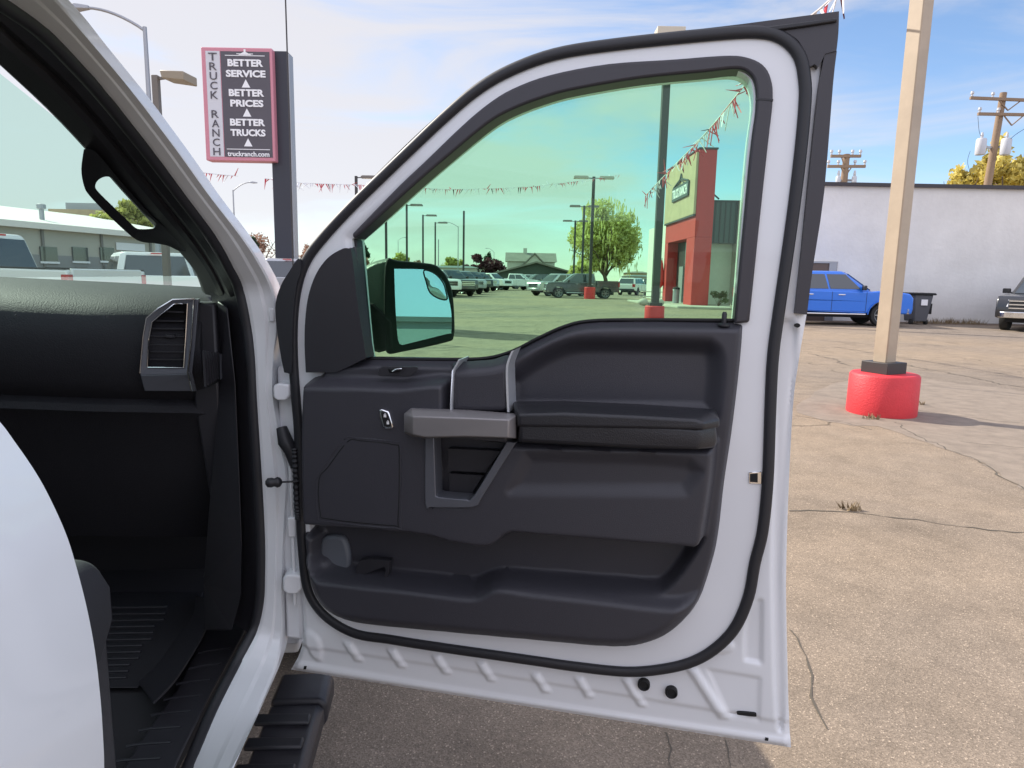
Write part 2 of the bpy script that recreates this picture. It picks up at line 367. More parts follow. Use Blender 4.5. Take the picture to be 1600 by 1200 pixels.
pl('chrome_strip', [(799,549,1),(803,547,1),(794.5,570),(794,600),(796,644,1),(792.5,644,1),(790.5,600),(791,570)], .03, .092, M_strip, .0015)
# armrest
arm_b = [(800,624),(880,625),(1000,630),(1119,638),(1122,690),(1118,700),(1000,700),(805,690)]
arm_f = [(812,657),(890,655),(1000,660),(1092,668),(1094,688),(1091,703),(1000,700),(812,690)]
wedge('armrest', [([(x, y+33 if i < 4 else y) for i, (x, y) in enumerate(arm_b)], .03), ([(x, y+2) if i < 4 else (x, y) for i, (x, y) in enumerate([(812,659),(890,658),(1000,662),(1118,660),(1120,690),(1116,700),(1000,701),(808,691)])], .10), ([(x, y+3 if i < 4 else y) for i, (x, y) in enumerate(arm_f)], .128)], M_leather, bevel=.006)
pad = MB()
ptop_b = [(800,627),(880,626),(1000,631),(1119,639)]; ptop_f = [(806,656),(880,654),(1000,659),(1095,664)]; 
R1 = [dpos(*duz(x, y, .035), .035) for x, y in ptop_b+[(1124,660),(1124,664),(1000,668),(806,668)]]
R2 = [dpos(*duz(x, y, .10), .10) for x, y in [(803,634),(880,632),(1000,637),(1110,644),(1124,655),(1124,668),(1000,673),(805,669)]]
R3 = [dpos(*duz(x, y, .132), .132) for x, y in [(810,648),(880,646),(1000,651),(1085,656),(1100,660),(1098,672),(1000,669),(811,666)]]
pad.loft([R1, R2, R3]); pad.build('armrest_pad', M_leather, DOOR, bevel=.010, seg=5)
# pull handle
wedge('pull_handle', [([(631,646),(642,637),(730,640),(809,646),(809,685),(730,683),(663,685),(640,681),(631,675)], .085), ([(633,648),(644,641),(730,645),(806,650),(806,685),(730,682),(663,684),(641,680),(633,674)], .118), ([(645,652),(646,651),(730,653.5),(795,656),(794,684),(730,682),(664,683),(646,679),(645,676)], .135)], M_satin, bevel=.0025)
# pull cup frame
cf = [(664,684,1),(664,786),(671,793,1),(738,793),(750,782,1),(806,692,1),(792,690,1),(741,774),(730,781,1),(686,777),(681,773,1),(678,684,1)]
pl('pull_cup_frame', cf, .05, .094, M_bezel, .004, 3)
pl('cup_block', [(700,701,1),(783,705,1),(757,738,1),(700,735,1)], .03, .05, M_trim, .003, 2, 2)
pl('cup_block', [(702,740,1),(755,743,1),(735,774,1),(702,773,1)], .03, .048, M_trim, .003, 2, 2)
# lock switch
pl('lock_switch_bezel', [(592,641),(603,642),(608,646),(614,667),(608,670),(600,669),(597,665)], .085, .094, M_chrome, .002, 2, 3)
sw = pl('lock_switch', [(595,644),(603,645),(606,648),(611,664),(607,667),(601,666),(599,663)], .09, .096, M_black, .002, 2, 3)
b = MB()
for cx, cy in ((601.5,650),(606,661)):
    p = dpos(*duz(cx, cy, .0965), .0965); b.box(p, (.005, .001, .005), np.array([DU, DN, ZV])); b.tube([p+ZV*.0025-DU*.002, p+ZV*.0055, p+ZV*.0025+DU*.002], .0006, 5)
b.build('lock_symbol', mat('white_print', (.8, .8, .8), .5), DOOR)
# window switch on the ledge
def ledge(x, y, w): return dpos(*duz(x, y, w), w)
b = MB(); b.loft([[ledge(*p, .050) for p in ((592,576),(598,572),(652,572),(654,574),(645,586),(640,588),(592,587),(590,584))], [ledge(*p, .0585) for p in ((592,577),(598,573),(652,573),(654,575),(645,586),(640,588),(592,587),(590,584))]])
b.build('switch_pocket', M_trim, DOOR, bevel=.001)
b = MB(); b.loft([[ledge(*p, .058) for p in ((606,576),(628,574),(624,582),(608,583))], [ledge(*p, .064) for p in ((608,577),(630,573),(624,580),(612,582))]]); b.build('window_switch', M_black, DOOR, bevel=.001)
b = MB(); b.tube([ledge(613,580.5,.068), ledge(618,577,.070), ledge(628,576,.068)], .0013, 6); b.build('switch_tip', M_chrome, DOOR, smooth=60)
# seat memory square in pocket, small reflector at pocket front
pl('bottle_holder', [(505,840),(530,838),(541,850),(546,880),(538,893),(512,890),(501,876),(499,856)], -.015, .004, mat('pale_grey_speaker_cover', (.12, .13, .15), .5), .008, 3)
pl('pocket_divider', [(563,876),(606,876),(608,880),(606,902),(600,902),(600,886),(560,900)], .0, .018, M_trim, .004, 3)
# lock pin
pb = dpos(*duz(1131,506,.02), .02); b = MB(); b.lathe([(.011, 0), (.011, .003), (.006, .005), (.0045, .006), (.0045, .022), (.003, .026)], pb-ZV*.004, ZV, 16); b.build('lock_pin', M_rub, DOOR, smooth=40)
# plugs, slots, latch opening
for x, y in ((1006,1069),(1049,1081)):
    p = dpos(*duz(x, y, .004), .0); b = MB(); b.lathe([(.0125, 0), (.0125, .009), (.010, .0105), (.008, .007), (.004, .007)], p, DN, 20); b.build('rubber_plug', M_black, DOOR, smooth=40)
pl('drain_slot', [(1154,1113),(1179,1115),(1182,1118),(1179,1120),(1154,1117),(1152,1115)], -.005, .0015, M_black, 0, 1, 3)
pl('latch_plate', [(1170,738,1),(1190,737,1),(1190,757,1),(1170,756,1)], .0, .017, M_chrome, .001, 1, 1)
pl('latch_opening', [(1172,741,1),(1184,740,1),(1184,754,1),(1172,753,1)], .005, .0185, M_black, 0, 1, 1)
pl('frame_hole', [(1242,507),(1246,505),(1250,507),(1250,510),(1246,512),(1242,510)], -.004, .004, M_black, 0, 1, 3)
pl('drain_hole', [(475,1041,1),(479,1041,1),(478,1046,1),(474,1046,1)], -.006, .001, M_black, 0, 1, 1)
pl('drain_hole', [(1196,1153,1),(1201,1154,1),(1200,1158,1),(1195,1157,1)], -.008, .0015, M_black, 0, 1, 1)
pl('seal_clip', [(1131,995),(1144,988),(1147,991),(1140,999),(1130,1001)], .0, .014, M_rub, .002, 2, 2)
# front end face of the door, hinges, check strap, wiring boot
b = MB(); b.loft([[dpos(u, z, w) for u, z in ((-.012, .60), (.035, .60), (.035, 1.25), (-.012, 1.25))] for w in (-.10, -.012)]); b.build('hinge_edge', M_white, DOOR, bevel=.01)
for x, y, hw, hh in ((440,613,14,13),(457,914,16,15)):
    q = [tf(x-hw, y-hh*.7, -.03), tf(x-hw*.6, y-hh, -.035), tf(x+hw, y-hh, -.03), tf(x+hw, y+hh*.4, -.03), tf(x+hw*.5, y+hh, -.035), tf(x-hw*.5, y+hh, -.035), tf(x-hw, y+hh*.6, -.03)]
    b = MB(); b.loft([[p+TF_*.06 for p in q], q]); b.build('door_hinge', M_white, DOOR, bevel=.006, seg=3)
q = tf(457,822,-.01); b = MB(); b.box(q, (.018, .02, .045), np.array([TR_, TF_, ZV])); b.box(q+ZV*.09, (.008, .01, .16), np.array([TR_, TF_, ZV])); b.box(q-ZV*.10, (.008, .01, .18), np.array([TR_, TF_, ZV])); b.build('hinge_bracket', M_white, DOOR, bevel=.003)
b = MB(); wp = [tf(440,668,-.02), tf(446,690,-.03), tf(455,705,-.03), tf(461,730,-.03)]; b.tube(wp, [.012, .017, .015, .010], 10); b.build('wiring_boot', M_rub, DOOR, smooth=60)
b = MB(); cb = smooth_poly([(460,700),(462,740),(464,790),(466,812)], 12, False)
b.tube([tf(x, y, -.04) for x, y in cb], [.0075 if i % 2 else .0055 for i in range(len(cb))], 8); b.build('corrugated_conduit', M_rub, DOOR)
b = MB(); a0 = tf(424,754,-.06); a1 = tf(466,752,-.05); b.tube([a0, a1], .0022, 8); b.lathe([(.004, -.012), (.010, -.008), (.011, 0), (.009, .006), (.012, .012), (.010, .018), (.004, .022)], a0-(a1-a0)*.0, (a1-a0), 12); b.build('check_strap', M_rub, DOOR, smooth=50)
# ---- side mirror
def mp(x, y, w): return dpos(*duz(x, y, w), w)
hs = [(604,405),(621,407),(673,412),(688,420),(700,436),(707,458),(710,496),(709,526),(697,535),(627,550),(604,551),(601,520),(600,450)]
# mirror glass on its own tilted plane facing back over the lot
d0 = ray(660, 522); d0 = d0/np.linalg.norm(d0); rr = np.array([.22, -.97, .019]); rr /= np.linalg.norm(rr); nm = rr-d0; nm /= np.linalg.norm(nm)
pc = hit(660, 480, DO+DN*-.15, DN)
def mgp(x, y, off=0): return hit(x, y, pc+nm*off, nm)
front = smooth_poly(hs, 3)
def scl(pts, k, c): return [(c[0]+(x-c[0])*k, c[1]+(y-c[1])*k) for x, y in pts]
b = MB(); b.loft([[mgp(x, y, -.13) for x, y in scl(front, .75, (650,480))], [mgp(x, y, -.09) for x, y in scl(front, .93, (650,480))], [mgp(x, y, -.03) for x, y in front], [mgp(x, y, -.004) for x, y in scl(front, .99, (655,480))]])
MIR = b.build('side_mirror', M_mh, DOOR, bevel=.004, seg=2)
cap = smooth_poly([(564,425),(580,411),(604,404),(612,406),(607,430),(606,492,1),(566,492,1),(564,450)], 3)
b = MB(); b.loft([[mp(x, y, -.29) for x, y in scl(cap, .85, (605,450))], [mp(x, y, -.24) for x, y in cap], [mp(x, y, -.19) for x, y in cap], [mp(x, y, -.165) for x, y in scl(cap, .93, (605,455))]]); b.build('mirror_cap', mat('mirror_cap', (.10, .11, .09), .45, bump=1., bscale=250), DOOR, bevel=.006)
foot = [(562,472),(583,473),(600,490),(612,502),(615,545),(592,551),(583,548),(566,552)]
b = MB(); b.loft([[mp(x, y, -.24) for x, y in foot], [mp(x, y, -.12) for x, y in foot]]); b.build('mirror_arm', M_mh, DOOR, bevel=.006)
mg = smooth_poly([(616,420,1),(661,421),(679,426),(693,440),(698,455),(705,487),(705,519),(697,522),(629,539,1),(622,531),(618,480)], 3)
ringo = smooth_poly(hs, 3)
b = MB(); b.loft([[mgp(x, y, -.003) for x, y in mg], [mgp(x, y, 0) for x, y in mg]]); b.build('mirror_glass', M_mirror, DOOR)
rim_o = scl(mg, 1.06, (662,479))

sp = smooth_poly([(662.5,422.5),(679,427),(692,441),(697,456),(698,468),(685,466),(672,457),(666,440)], 4)
cpt = mgp(682, 446); Vs = []; 
b = MB(); nS = len(sp); rings = []
for k in (1, .75, .5, .25):
    rings.append([mgp(682+(x-682)*k, 446+(y-446)*k) + nm*(.001+.0014*(1-k*k)) for x, y in sp])
b.loft(rings, caps=False); c0 = len(b.v); b.v.append(tuple(cpt+nm*.0024)); b.f += [[3*nS+k, 3*nS+(k+1) % nS, c0] for k in range(nS)]; b.m += [0]*nS
b.build('blind_spot_mirror', M_mirror, DOOR, smooth='keep')
b = MB(); b.tube([mgp(x, y, .002) for x, y in sp], .0016, 6, closed=True); b.build('spot_mirror_rim', M_black, DOOR)

# ================================================================= body
def fy(y, y0=0, f0=-.61, y1=460, f1=0): return f0+(f1-f0)*min(1, max(-.2, (y-y0)/(y1-y0)))
inn = [(-90,-70),(-45,-35),(7,0),(67,43),(123,100),(167,150),(233,233),(283,300),(333,367),(360,415),(377,450),(390,510),(396,560),(399,620),(404,700),(408,765),(412,846),(412,900),(410,940),(400,983),(375,1033),(333,1117),(298,1200),(250,1300),(180,1440)]
out = [(10,-85),(52,-40),(90,0),(131,50),(173,100),(214,150),(277,233),(325,300),(377,367),(405,408),(428,455),(435,510),(428,560),(427,620),(440,690),(449,740),(446,800),(442,870),(441,940),(441,1000),(431,1046),(397,1125),(362,1200),(318,1300),(262,1420)]
fi = [fy(y) for x, y in inn[:12]]+[0]*8+[-.05,-.17,-.29,-.45,-.62]
fo = [fy(y) for x, y in out[:12]]+[.0]*8+[-.06,-.2,-.36,-.5,-.66]
def refine(P, F, n=4):
    q = smooth_poly(P, n, False); f = []
    for i in range(len(F)-1):
        for k in range(n): f.append(F[i]+(F[i+1]-F[i])*k/n)
    f.append(F[-1]); return q, f
qi, f_i = refine(inn, fi); qo, f_o = refine(out, fo)
Ai = [tf(*p, f) for p, f in zip(qi, f_i)]; Ao = [tf(*p, f) for p, f in zip(qo, f_o)]
J = MB(); rows = []
for t, bulge in ((0, -.02), (0, 0), (.12, .006), (.45, .010), (.62, .004), (.85, .008), (1, 0)):
    rows.append([a*(1-t)+c*t + (TR_*.7-TF_*.7)*bulge for a, c in zip(Ai, Ao)])
rows.pop(0)
rows.append([c+TF_*.05+TR_*.004 for c in Ao])
for r0, r1 in zip(rows[:-1], rows[1:]): J.strip(r0, r1)
JAMB = J.build('door_jamb', M_white, TRK, smooth=60)
# deep hinge-pillar face behind the gap
b = MB(); b.loft([[tpos(f, r, z) for f, r in ((.06,-.065),(.06,.012),(.10,.012),(.10,-.065))] for z in (.56, 1.36)]); b.build('hinge_pillar', M_white, TRK, bevel=.006)
b = MB(); b.tube([tf(x, y, .052) for x, y in smooth_poly([(429,560),(431,620),(436,680),(455,740),(456,800),(452,880),(449,960)], 5, False)], .006, 8); b.build('pillar_flange', M_white, TRK, smooth=60)
b = MB(); q = tf(426,492,.0); b.box(q, (.012, .02, .03), np.array([TR_, TF_, ZV])); b.build('pillar_bracket', M_white, TRK, bevel=.003)
# inner seal
b = MB(); b.tube([a+TF_*.005-TR_*.006 for a in Ai], .012, 10); b.build('body_seal', M_rub, TRK, smooth=60)
# A-pillar trim
ti = [(-120,-5),(-60,48),(0,102),(73,170),(133,233),(190,298),(240,352),(277,390),(304,424),(316,455)]
tfw = [-.70,-.58,-.46,-.34,-.24,-.13,-.03,.04,.10,.15]
to = [(-90,-70),(-45,-35),(7,0),(110,95),(165,157),(225,233),(290,318),(325,368),(355,418),(378,462)]
tfo = [-.7,-.65,-.6,-.46,-.38,-.28,-.17,-.10,-.05,-.0]
qa, fa = refine(ti, tfw, 3); qb, fb = refine(to, tfo, 3)
A1 = [tf(*p, f) for p, f in zip(qa, fa)]; B1 = [tf(*p, f)-TR_*.012+TF_*.01 for p, f in zip(qb, fb)]
b = MB(); rr_ = []
for t, bl_ in ((0, .0), (.08, .012), (.5, .018), (.62, .012), (.68, .002), (.8, .010), (1, 0)): rr_.append([a*(1-t)+c*t+(TR_*.3-TF_*.7-ZV*.5)*bl_ for a, c in zip(A1, B1)])
rr_.insert(0, [a+TF_*.06+ZV*.03 for a in A1]); rr_.append([c+TR_*.02+TF_*.04 for c in B1])
for r0, r1 in zip(rr_[:-1], rr_[1:]): b.strip(r0, r1)
b.build('pillar_trim', M_pil, TRK, smooth=50)
# grab handle
ho = [(131,233,1),(150,238),(190,285),(235,335),(272,368),(296,392,1),(280,392),(262,384),(240,380),(222,378),(205,369),(170,337),(140,306),(131,290),(127,264)]
hi_ = [(149,290),(154,281),(165,276),(176,279),(190,293),(216,323),(242,347),(243,353),(238,357),(222,358),(212,356),(200,345),(176,322),(153,299)]
hpos = lambda a, b, w: tf(a, b, -.24+(b-233)*(.28/160)-w)
plate('grab_handle', smooth_poly(ho, 4), .012, .042, M_pil, TRK, holes=[smooth_poly(hi_, 4)], pos=hpos, bevel=.009, seg=4, smooth=60)
# dashboard: lofted cross-section, across the cab
sec = [(.72,1.30),(.72,1.405),(.45,1.412),(.22,1.408),(.12,1.398),(.05,1.378),(.012,1.345),(.0,1.30),(.012,1.21),(.035,1.185),(.05,1.17),(.03,1.160),(.025,1.145),(.05,1.12),(.10,1.0),(.18,.85),(.22,.78),(.40,.78)]
def dash_ring(r, dz=0, df=0): return [tpos(f+df, r, z+dz) for f, z in sec]
b = MB(); b.loft([dash_ring(-1.85, .02), dash_ring(-1.2, .022), dash_ring(-.97, .020), dash_ring(-.6, .008), dash_ring(-.40, .0), dash_ring(-.20, -.004), dash_ring(-.165, -.008, .012)]); b.build('dashboard', M_dash, TRK, smooth=45)
# lower glovebox edge, kick panel, end cap
b = MB(); b.loft([[tpos(f, r, z) for f, z in ((.03,1.385),(.42,1.385),(.50,.80),(.13,.80),(.03,1.16))] for r in (-.19, -.135)]); b.build('dash_end_cap', M_trim, TRK, bevel=.006)
b = MB(); pcs = [(340,470,.03),(356,480,.02),(368,600,.02),(374,740,.02),(378,850,.02),(376,930,.0),(362,985,-.04),(320,985,.02),(318,900,.05),(345,780,.10),(338,640,.10)]
b.loft([[tf(x, y, f+.05) for x, y, f in pcs], [tf(x, y, f) for x, y, f in pcs]]); b.build('kick_panel', M_trim, TRK, bevel=.004)
b = MB(); b.strip([a-TR_*.001+TF_*.004 for a in Ai[36:78]], [a-TR_*.10+TF_*.10 for a in Ai[36:78]]); b.build('inner_pillar_trim', M_trim, TRK, smooth=50)
b = MB()
for k in range(7):
    t = k/6; x0 = 318+23*t; b.bar(tr(x0, 548+3*t, -.130), tr(x0+3, 604-14*t, -.130), .004, .004)
b.build('demister_slats', M_trim, TRK)
b = MB(); b.loft([[tr(x, y, k) for x, y in ((316,560),(343,552),(346,594),(325,606),(318,592))] for k in (-.14, -.1335)]); b.build('demister_recess', M_black, TRK)
b = MB(); b.loft([[tr(x, y, k) for x, y in ((343,554),(347,553),(348,592),(344,593))] for k in (-.134, -.126)]); b.build('demister_edge', M_bezel, TRK)
# vent
def vp(x, y, f): return tf(x, y, f)
vo = [(219,581),(224,525),(229,497),(247,482),(270,468),(303,469),(305,470),(300,540),(295,581),(307,611),(226,611)]
b = MB(); b.loft([[vp(x, y, .06) for x, y in vo], [vp(x, y, -.012) for x, y in vo]], caps=True)
# cut look: a frame with an opening, built as ring strips
vin = [(230,572),(233,528),(238,503),(252,491),(272,475),(292,474),(293,474),(290,530),(287,574),(286,574.5),(231,574)]
b = MB()
vo2 = [(219,583),(224,525),(229,497),(247,482),(270,468),(303,467),(304,468),(299,540),(294,581),(292,584),(222,586)]
ro = [vp(x, y, -.012) for x, y in vo2]; ri = [vp(x, y, -.008) for x, y in vin]; rid = [vp(x, y, .03) for x, y in vin]; rod = [vp(x, y, .05) for x, y in vo2]
b.loft([rod, ro, ri, rid], caps=False); VB = b.build('air_vent', M_bezel, TRK, bevel=.0015)
b = MB(); b.loft([[vp(x, y, .05) for x, y in ((219,583),(222,586),(292,584),(294,581),(299,583),(308,611),(226,611))], [vp(x, y, f) for x, y, f in ((219,583,-.012),(222,586,-.012),(292,584,-.012),(294,581,-.012),(299,583,-.008),(308,611,.0),(226,611,.0))]]); b.build('vent_skirt', M_bezel, TRK, bevel=.0015)
b = MB(); b.loft([[vp(x, y, .05) for x, y in ((303,467),(313,466),(306,545),(302,582),(308,611),(300,583),(295,581),(299,540))], [vp(x, y, -.006) for x, y in ((303,467),(310,468),(304,545),(300,582),(307,611),(299,583),(294,581),(299,540))]]); b.build('vent_side', M_bezel, TRK, bevel=.001)
b = MB(); b.tube([vp(x, y, -.0125) for x, y in vo2[:7]], .0016, 6); b.tube([vp(x, y, -.010) for x, y in vin], .0014, 6, closed=True); b.tube([vp(303,468,-.012), vp(298,540,-.0125), vp(293,582,-.013), vp(300,611,-.004)], .0016, 6); b.build('vent_bright_edge', M_chrome, VB, smooth=60)
b = MB(); b.loft([[vp(x, y, f) for x, y in vin] for f in (.024, .029)]); b.build('vent_cavity', M_black, VB)
b = MB()
for k, y in enumerate((487,501,513,525,538,549,561)):
    xl = 236 if y > 510 else 242 if y > 495 else 254; b.bar(vp(xl, y, .006), vp(289, y+.5, .006), .014, .0028)
b.build('vent_louvre', M_trim, VB)
b = MB(); b.box(vp(267,525,-.002), (.018, .012, .006), np.array([TR_, TF_, ZV])); b.build('vent_tab', M_trim, VB, bevel=.0006)
# interior shell
b = MB()
b.box(tpos(-.6,-1.02,.50), (2.6, 1.72, .05), np.array([TF_, TR_, ZV])); b.build('cab_floor', M_carpet, TRK)
b = MB(); b.box(tpos(.62,-1.02,.95), (.04, 1.8, .9), np.array([TF_, TR_, ZV])); b.build('firewall', M_int, TRK)
b = MB(); b.box(tpos(-.7,-1.92,1.0), (2.5, .06, .9), np.array([TF_, TR_, ZV])); b.build('driver_side_wall', M_int, TRK)
b = MB(); b.box(tpos(-2.3,-1.0,1.15), (.06, 1.9, 1.2), np.array([TF_, TR_, ZV])); b.build('cab_rear_wall', M_int, TRK)
# scuff plate
def gz(x, y, z): return G(x, y, z)
sc_o = [(384,985),(330,1085),(290,1165),(262,1225),(215,1330)]; sc_i = [(322,985),(276,1078),(225,1150),(190,1205),(130,1320)]
b = MB(); b.loft([[gz(x, y, .500) for x, y in sc_o+sc_i[::-1]], [gz(x, y, .548) for x, y in sc_o+sc_i[::-1]]]); b.build('scuff_plate', M_trim, TRK, bevel=.004)
b = MB()
for i in range(9):
    y = 1016+24.5*i; xl = 310-19.5*i+(4 if i else 0); xr = 360-15.5*i
    pts = smooth_poly([(xl, y+4), (xl+12, y+1), ((xl+xr)/2, y-1), (xr-6, y-3), (xr, y-3)], 3, False); b = MB(); b.tube([gz(x, yy, .549) for x, yy in pts], .0035, 6, flat=.8); b.build('scuff_rib', M_trim, TRK, smooth=50)
# floor mat: ribbed tray + raised flap
b = MB(); mt = [(120,925),(318,925),(300,985),(215,1075),(120,1075)]
b.loft([[gz(x, y, .527) for x, y in mt], [gz(x, y, .54) for x, y in mt]]); MAT_ = b.build('floor_mat', M_int, TRK, bevel=.003)
b = MB()
for i in range(12):
    y = 950+10*i; b.bar(gz(130, y, .542), gz(262-6.5*i+(i % 3)*4, y-2, .542), .010, .006)
b.build('mat_rib', M_trim, MAT_, bevel=.002)
fo_ = [(322,935),(328,955),(318,990),(285,1045),(262,1075),(240,1096)]; fi_ = [(305,930),(302,960),(280,990),(248,1035),(232,1052),(216,1064)]
b = MB(); A2 = [gz(x, y, .60) for x, y in smooth_poly(fo_, 4, False)]; B2 = [gz(x, y, .545) for x, y in smooth_poly(fi_, 4, False)]; b.strip(A2, B2); b.strip([p-ZV*.006 for p in A2], [p-ZV*.006 for p in B2]); b.strip(A2, [p-ZV*.006 for p in A2])
b.build('mat_flap', M_trim, TRK, smooth=50)
# seat
b = MB()
def seat_ring(f, s, top): return [tpos(f, r, z) for r, z in ((-.17, .84), (-.145, .92), (-.145, top-.05), (-.165, top-.01), (-.24, top), (-.36, top-.03), (-.55, top-.03), (-.66, top), (-.70, top-.03), (-.70, .84))]
b.loft([seat_ring(-.475, 1, 1.015), seat_ring(-.50, 1, 1.035), seat_ring(-.7, 1, 1.045), seat_ring(-1.02, 1, 1.03)]); b.build('seat_cushion', M_seat, TRK, bevel=.018, seg=4)
b = MB(); b.loft([[tpos(f, r, z) for r, z in ((-.165,.62),(-.165,.90),(-.19,.93),(-.70,.93),(-.70,.62))] for f in (-.46, -1.0)]); b.build('seat_base', M_trim, TRK, bevel=.012, seg=3)
b = MB(); b.loft([[tpos(-.95-.18*(z-1.0)-t, r, z) for r, z in ((-.2,1.0),(-.2,1.55),(-.28,1.62),(-.60,1.62),(-.68,1.55),(-.68,1.0))] for t in (0, .12)]); b.build('seat_back', M_seat, TRK, bevel=.02, seg=3)
# rear door (ajar), outer skin seen from outside
re_ = smooth_poly([(-260,470),(-170,520),(-80,585),(0,645),(35,688),(70,740),(95,788),(115,835),(130,885),(145,945),(157,1010),(165,1080),(169,1140),(171,1200),(172,1400),(160,2100)], 4, False)
E0 = [tf(x, y, -1.10) for x, y in re_]
b = MB(); rings = []
for t in (0, .006, .3, .6, .95):
    rings.append([p - TF_*t + TR_*(-.012 if t == 0 else -.06*t) for p in E0])
rings.insert(0, [p+TF_*.004-TR_*.03 for p in E0]); rings.insert(0, [p-TF_*.02-TR_*.06 for p in E0]); rings.insert(0, [p-TF_*.95-TR_*.12 for p in E0])
for r0, r1 in zip(rings[:-1], rings[1:]): b.strip(r0, r1)
b.build('rear_door', M_white, TRK, smooth=60)
# roof, hood, fender, windshield, wheels, running board
b = MB(); b.loft([[tpos(f, r, z) for f, r, z in ((-.62,-.30,1.80),(-.55,-1.03,1.83),(-.62,-1.78,1.80),(-2.3,-1.85,1.86),(-2.3,-1.03,1.92),(-2.3,-.20,1.86))], [tpos(f, r, z) for f, r, z in ((-.62,-.30,1.84),(-.55,-1.03,1.88),(-.62,-1.78,1.84),(-2.3,-1.85,1.92),(-2.3,-1.03,1.97),(-2.3,-.20,1.92))]]); b.build('roof', M_white, TRK, bevel=.01)
b = MB(); b.add([tpos(.80,-.20,1.40), tpos(.80,-1.85,1.40), tpos(-.60,-1.72,1.82), tpos(-.60,-.34,1.82)], [(0,1,2,3)]); b.build('windshield', G_ws, TRK)
b = MB(); b.loft([[tpos(f, r, z) for r, z in ((-.02,.75),(.0,1.0),(-.01,1.27+dz),(-.07,1.35+dz),(-.5,1.385+dz),(-1.5,1.385+dz),(-1.93,1.35+dz),(-1.99,1.27+dz),(-2.0,1.0),(-1.98,.75))] for f, dz in ((.66, 0.0), (.8, .0), (1.5, -.01), (1.9, -.05), (2.0, -.12))]); b.build('front_body', M_white, TRK, bevel=.01, smooth=50)
b = MB(); b.loft([[tpos(f, r, z) for f, z in ((.12,.5),(.12,1.28),(.35,1.3),(.35,.5))] for r in (-.10, -.0)]); b.build('front_fender', M_white, TRK, bevel=.01)
b = MB(); b.loft([[tpos(f, r, z) for f, z in ((1.95,.45),(2.08,.5),(2.08,.78),(1.95,.8))] for r in (-1.98, -.02)]); b.build('front_bumper', M_chrome, TRK, bevel=.02)
# running board
rbo = [tpos(.18,.16,.40), tpos(-1.4,.16,.40)]; 
def rbx(f0, f1, r0, r1, z0, z1): return [[tpos(f, r, z) for r, z in ((r0,z0),(r1-.02,z0),(r1,z0+.02),(r1,z1-.015),(r1-.015,z1),(r0,z1))] for f in (f0, f1)]
RBZ = .40
p1 = G(517,1062,RBZ); fR = (p1-DO) @ TF_; rR = (p1-DO) @ TR_
b = MB(); b.loft(rbx(fR-1.5, fR-.10, -.06, rR, RBZ-.07, RBZ)); RB = b.build('running_board', M_trim, TRK, bevel=.006, seg=3)
b = MB(); b.loft(rbx(fR-.10, fR+.02, -.06, rR+.006, RBZ-.075, RBZ+.012)); b.build('board_end_cap', M_trim, RB, bevel=.012, seg=3)
b = MB()
for i in range(16):
    f = fR-.16-i*.085; r0 = rR-.15; b.loft([[tpos(f+df, r, RBZ+z) for df, r in ((-.018, r0), (.018, r0), (.010, rR-.022), (-.024, rR-.022))] for z in (-.002, .010)])
b.build('board_tread', M_rub, RB, bevel=.005, seg=2)
for f in (1.15,):
    for r, s in ((-.16, 1), (-1.84, -1)):
        c = tpos(f, r, .41); W = empty('front_wheel', (0,0,0)); W.parent = TRK; W.location = Vector(c)-TRK.location
        b = MB(); b.lathe([(.25,-.12),(.38,-.12),(.41,-.09),(.41,.09),(.38,.12),(.25,.12)], c, TR_, 32); b.build('tyre', M_rub, W, smooth=40)
        b = MB(); b.lathe([(.26,-.10),(.26,.11),(.23,.10),(.05,.07)], c, TR_*s, 24); b.build('rim', M_satin, W, smooth=40)
m, nt_, b_ = new_mat('asphalt')
def nd(t, **k):
    n = nt_.nodes.new(t)
    for a, v in k.items(): n.inputs[a].default_value = v
    return n
L = nt_.links.new
tcg = nd('ShaderNodeTexCoord'); obj = tcg.outputs['Object']
big = nd('ShaderNodeTexNoise', Scale=.16, Detail=5., Roughness=.6); L(obj, big.inputs['Vector'])
cr = nd('ShaderNodeValToRGB'); L(big.outputs['Fac'], cr.inputs[0]); e = cr.color_ramp.elements
e[0].position = .36; e[0].color = (.21, .172, .137, 1); e[1].position = .60; e[1].color = (.282, .218, .154, 1)
med = nd('ShaderNodeTexNoise', Scale=3., Detail=8., Roughness=.7); L(obj, med.inputs['Vector'])
mm = nd('ShaderNodeMapRange'); mm.inputs['From Min'].default_value = .3; mm.inputs['From Max'].default_value = .7; mm.inputs['To Min'].default_value = .80; mm.inputs['To Max'].default_value = 1.16; L(med.outputs['Fac'], mm.inputs['Value'])
vo_ = nd('ShaderNodeTexVoronoi', Scale=210.); L(obj, vo_.inputs['Vector'])
sr = nd('ShaderNodeSeparateColor'); L(vo_.outputs['Color'], sr.inputs[0])
vm = nd('ShaderNodeMapRange'); vm.inputs['From Min'].default_value = 0; vm.inputs['From Max'].default_value = 1; vm.inputs['To Min'].default_value = .72; vm.inputs['To Max'].default_value = 1.24; L(sr.outputs[0], vm.inputs['Value'])
vsp = nd('ShaderNodeMapRange'); vsp.inputs['From Min'].default_value = .955; vsp.inputs['From Max'].default_value = .97; vsp.inputs['To Min'].default_value = 0; vsp.inputs['To Max'].default_value = .8; L(sr.outputs[1], vsp.inputs['Value'])
mu = nd('ShaderNodeMath'); mu.operation = 'MULTIPLY'; L(mm.outputs[0], mu.inputs[0]); L(vm.outputs[0], mu.inputs[1])
mu1 = nd('ShaderNodeMath'); mu1.operation = 'ADD'; L(mu.outputs[0], mu1.inputs[0]); L(vsp.outputs[0], mu1.inputs[1])
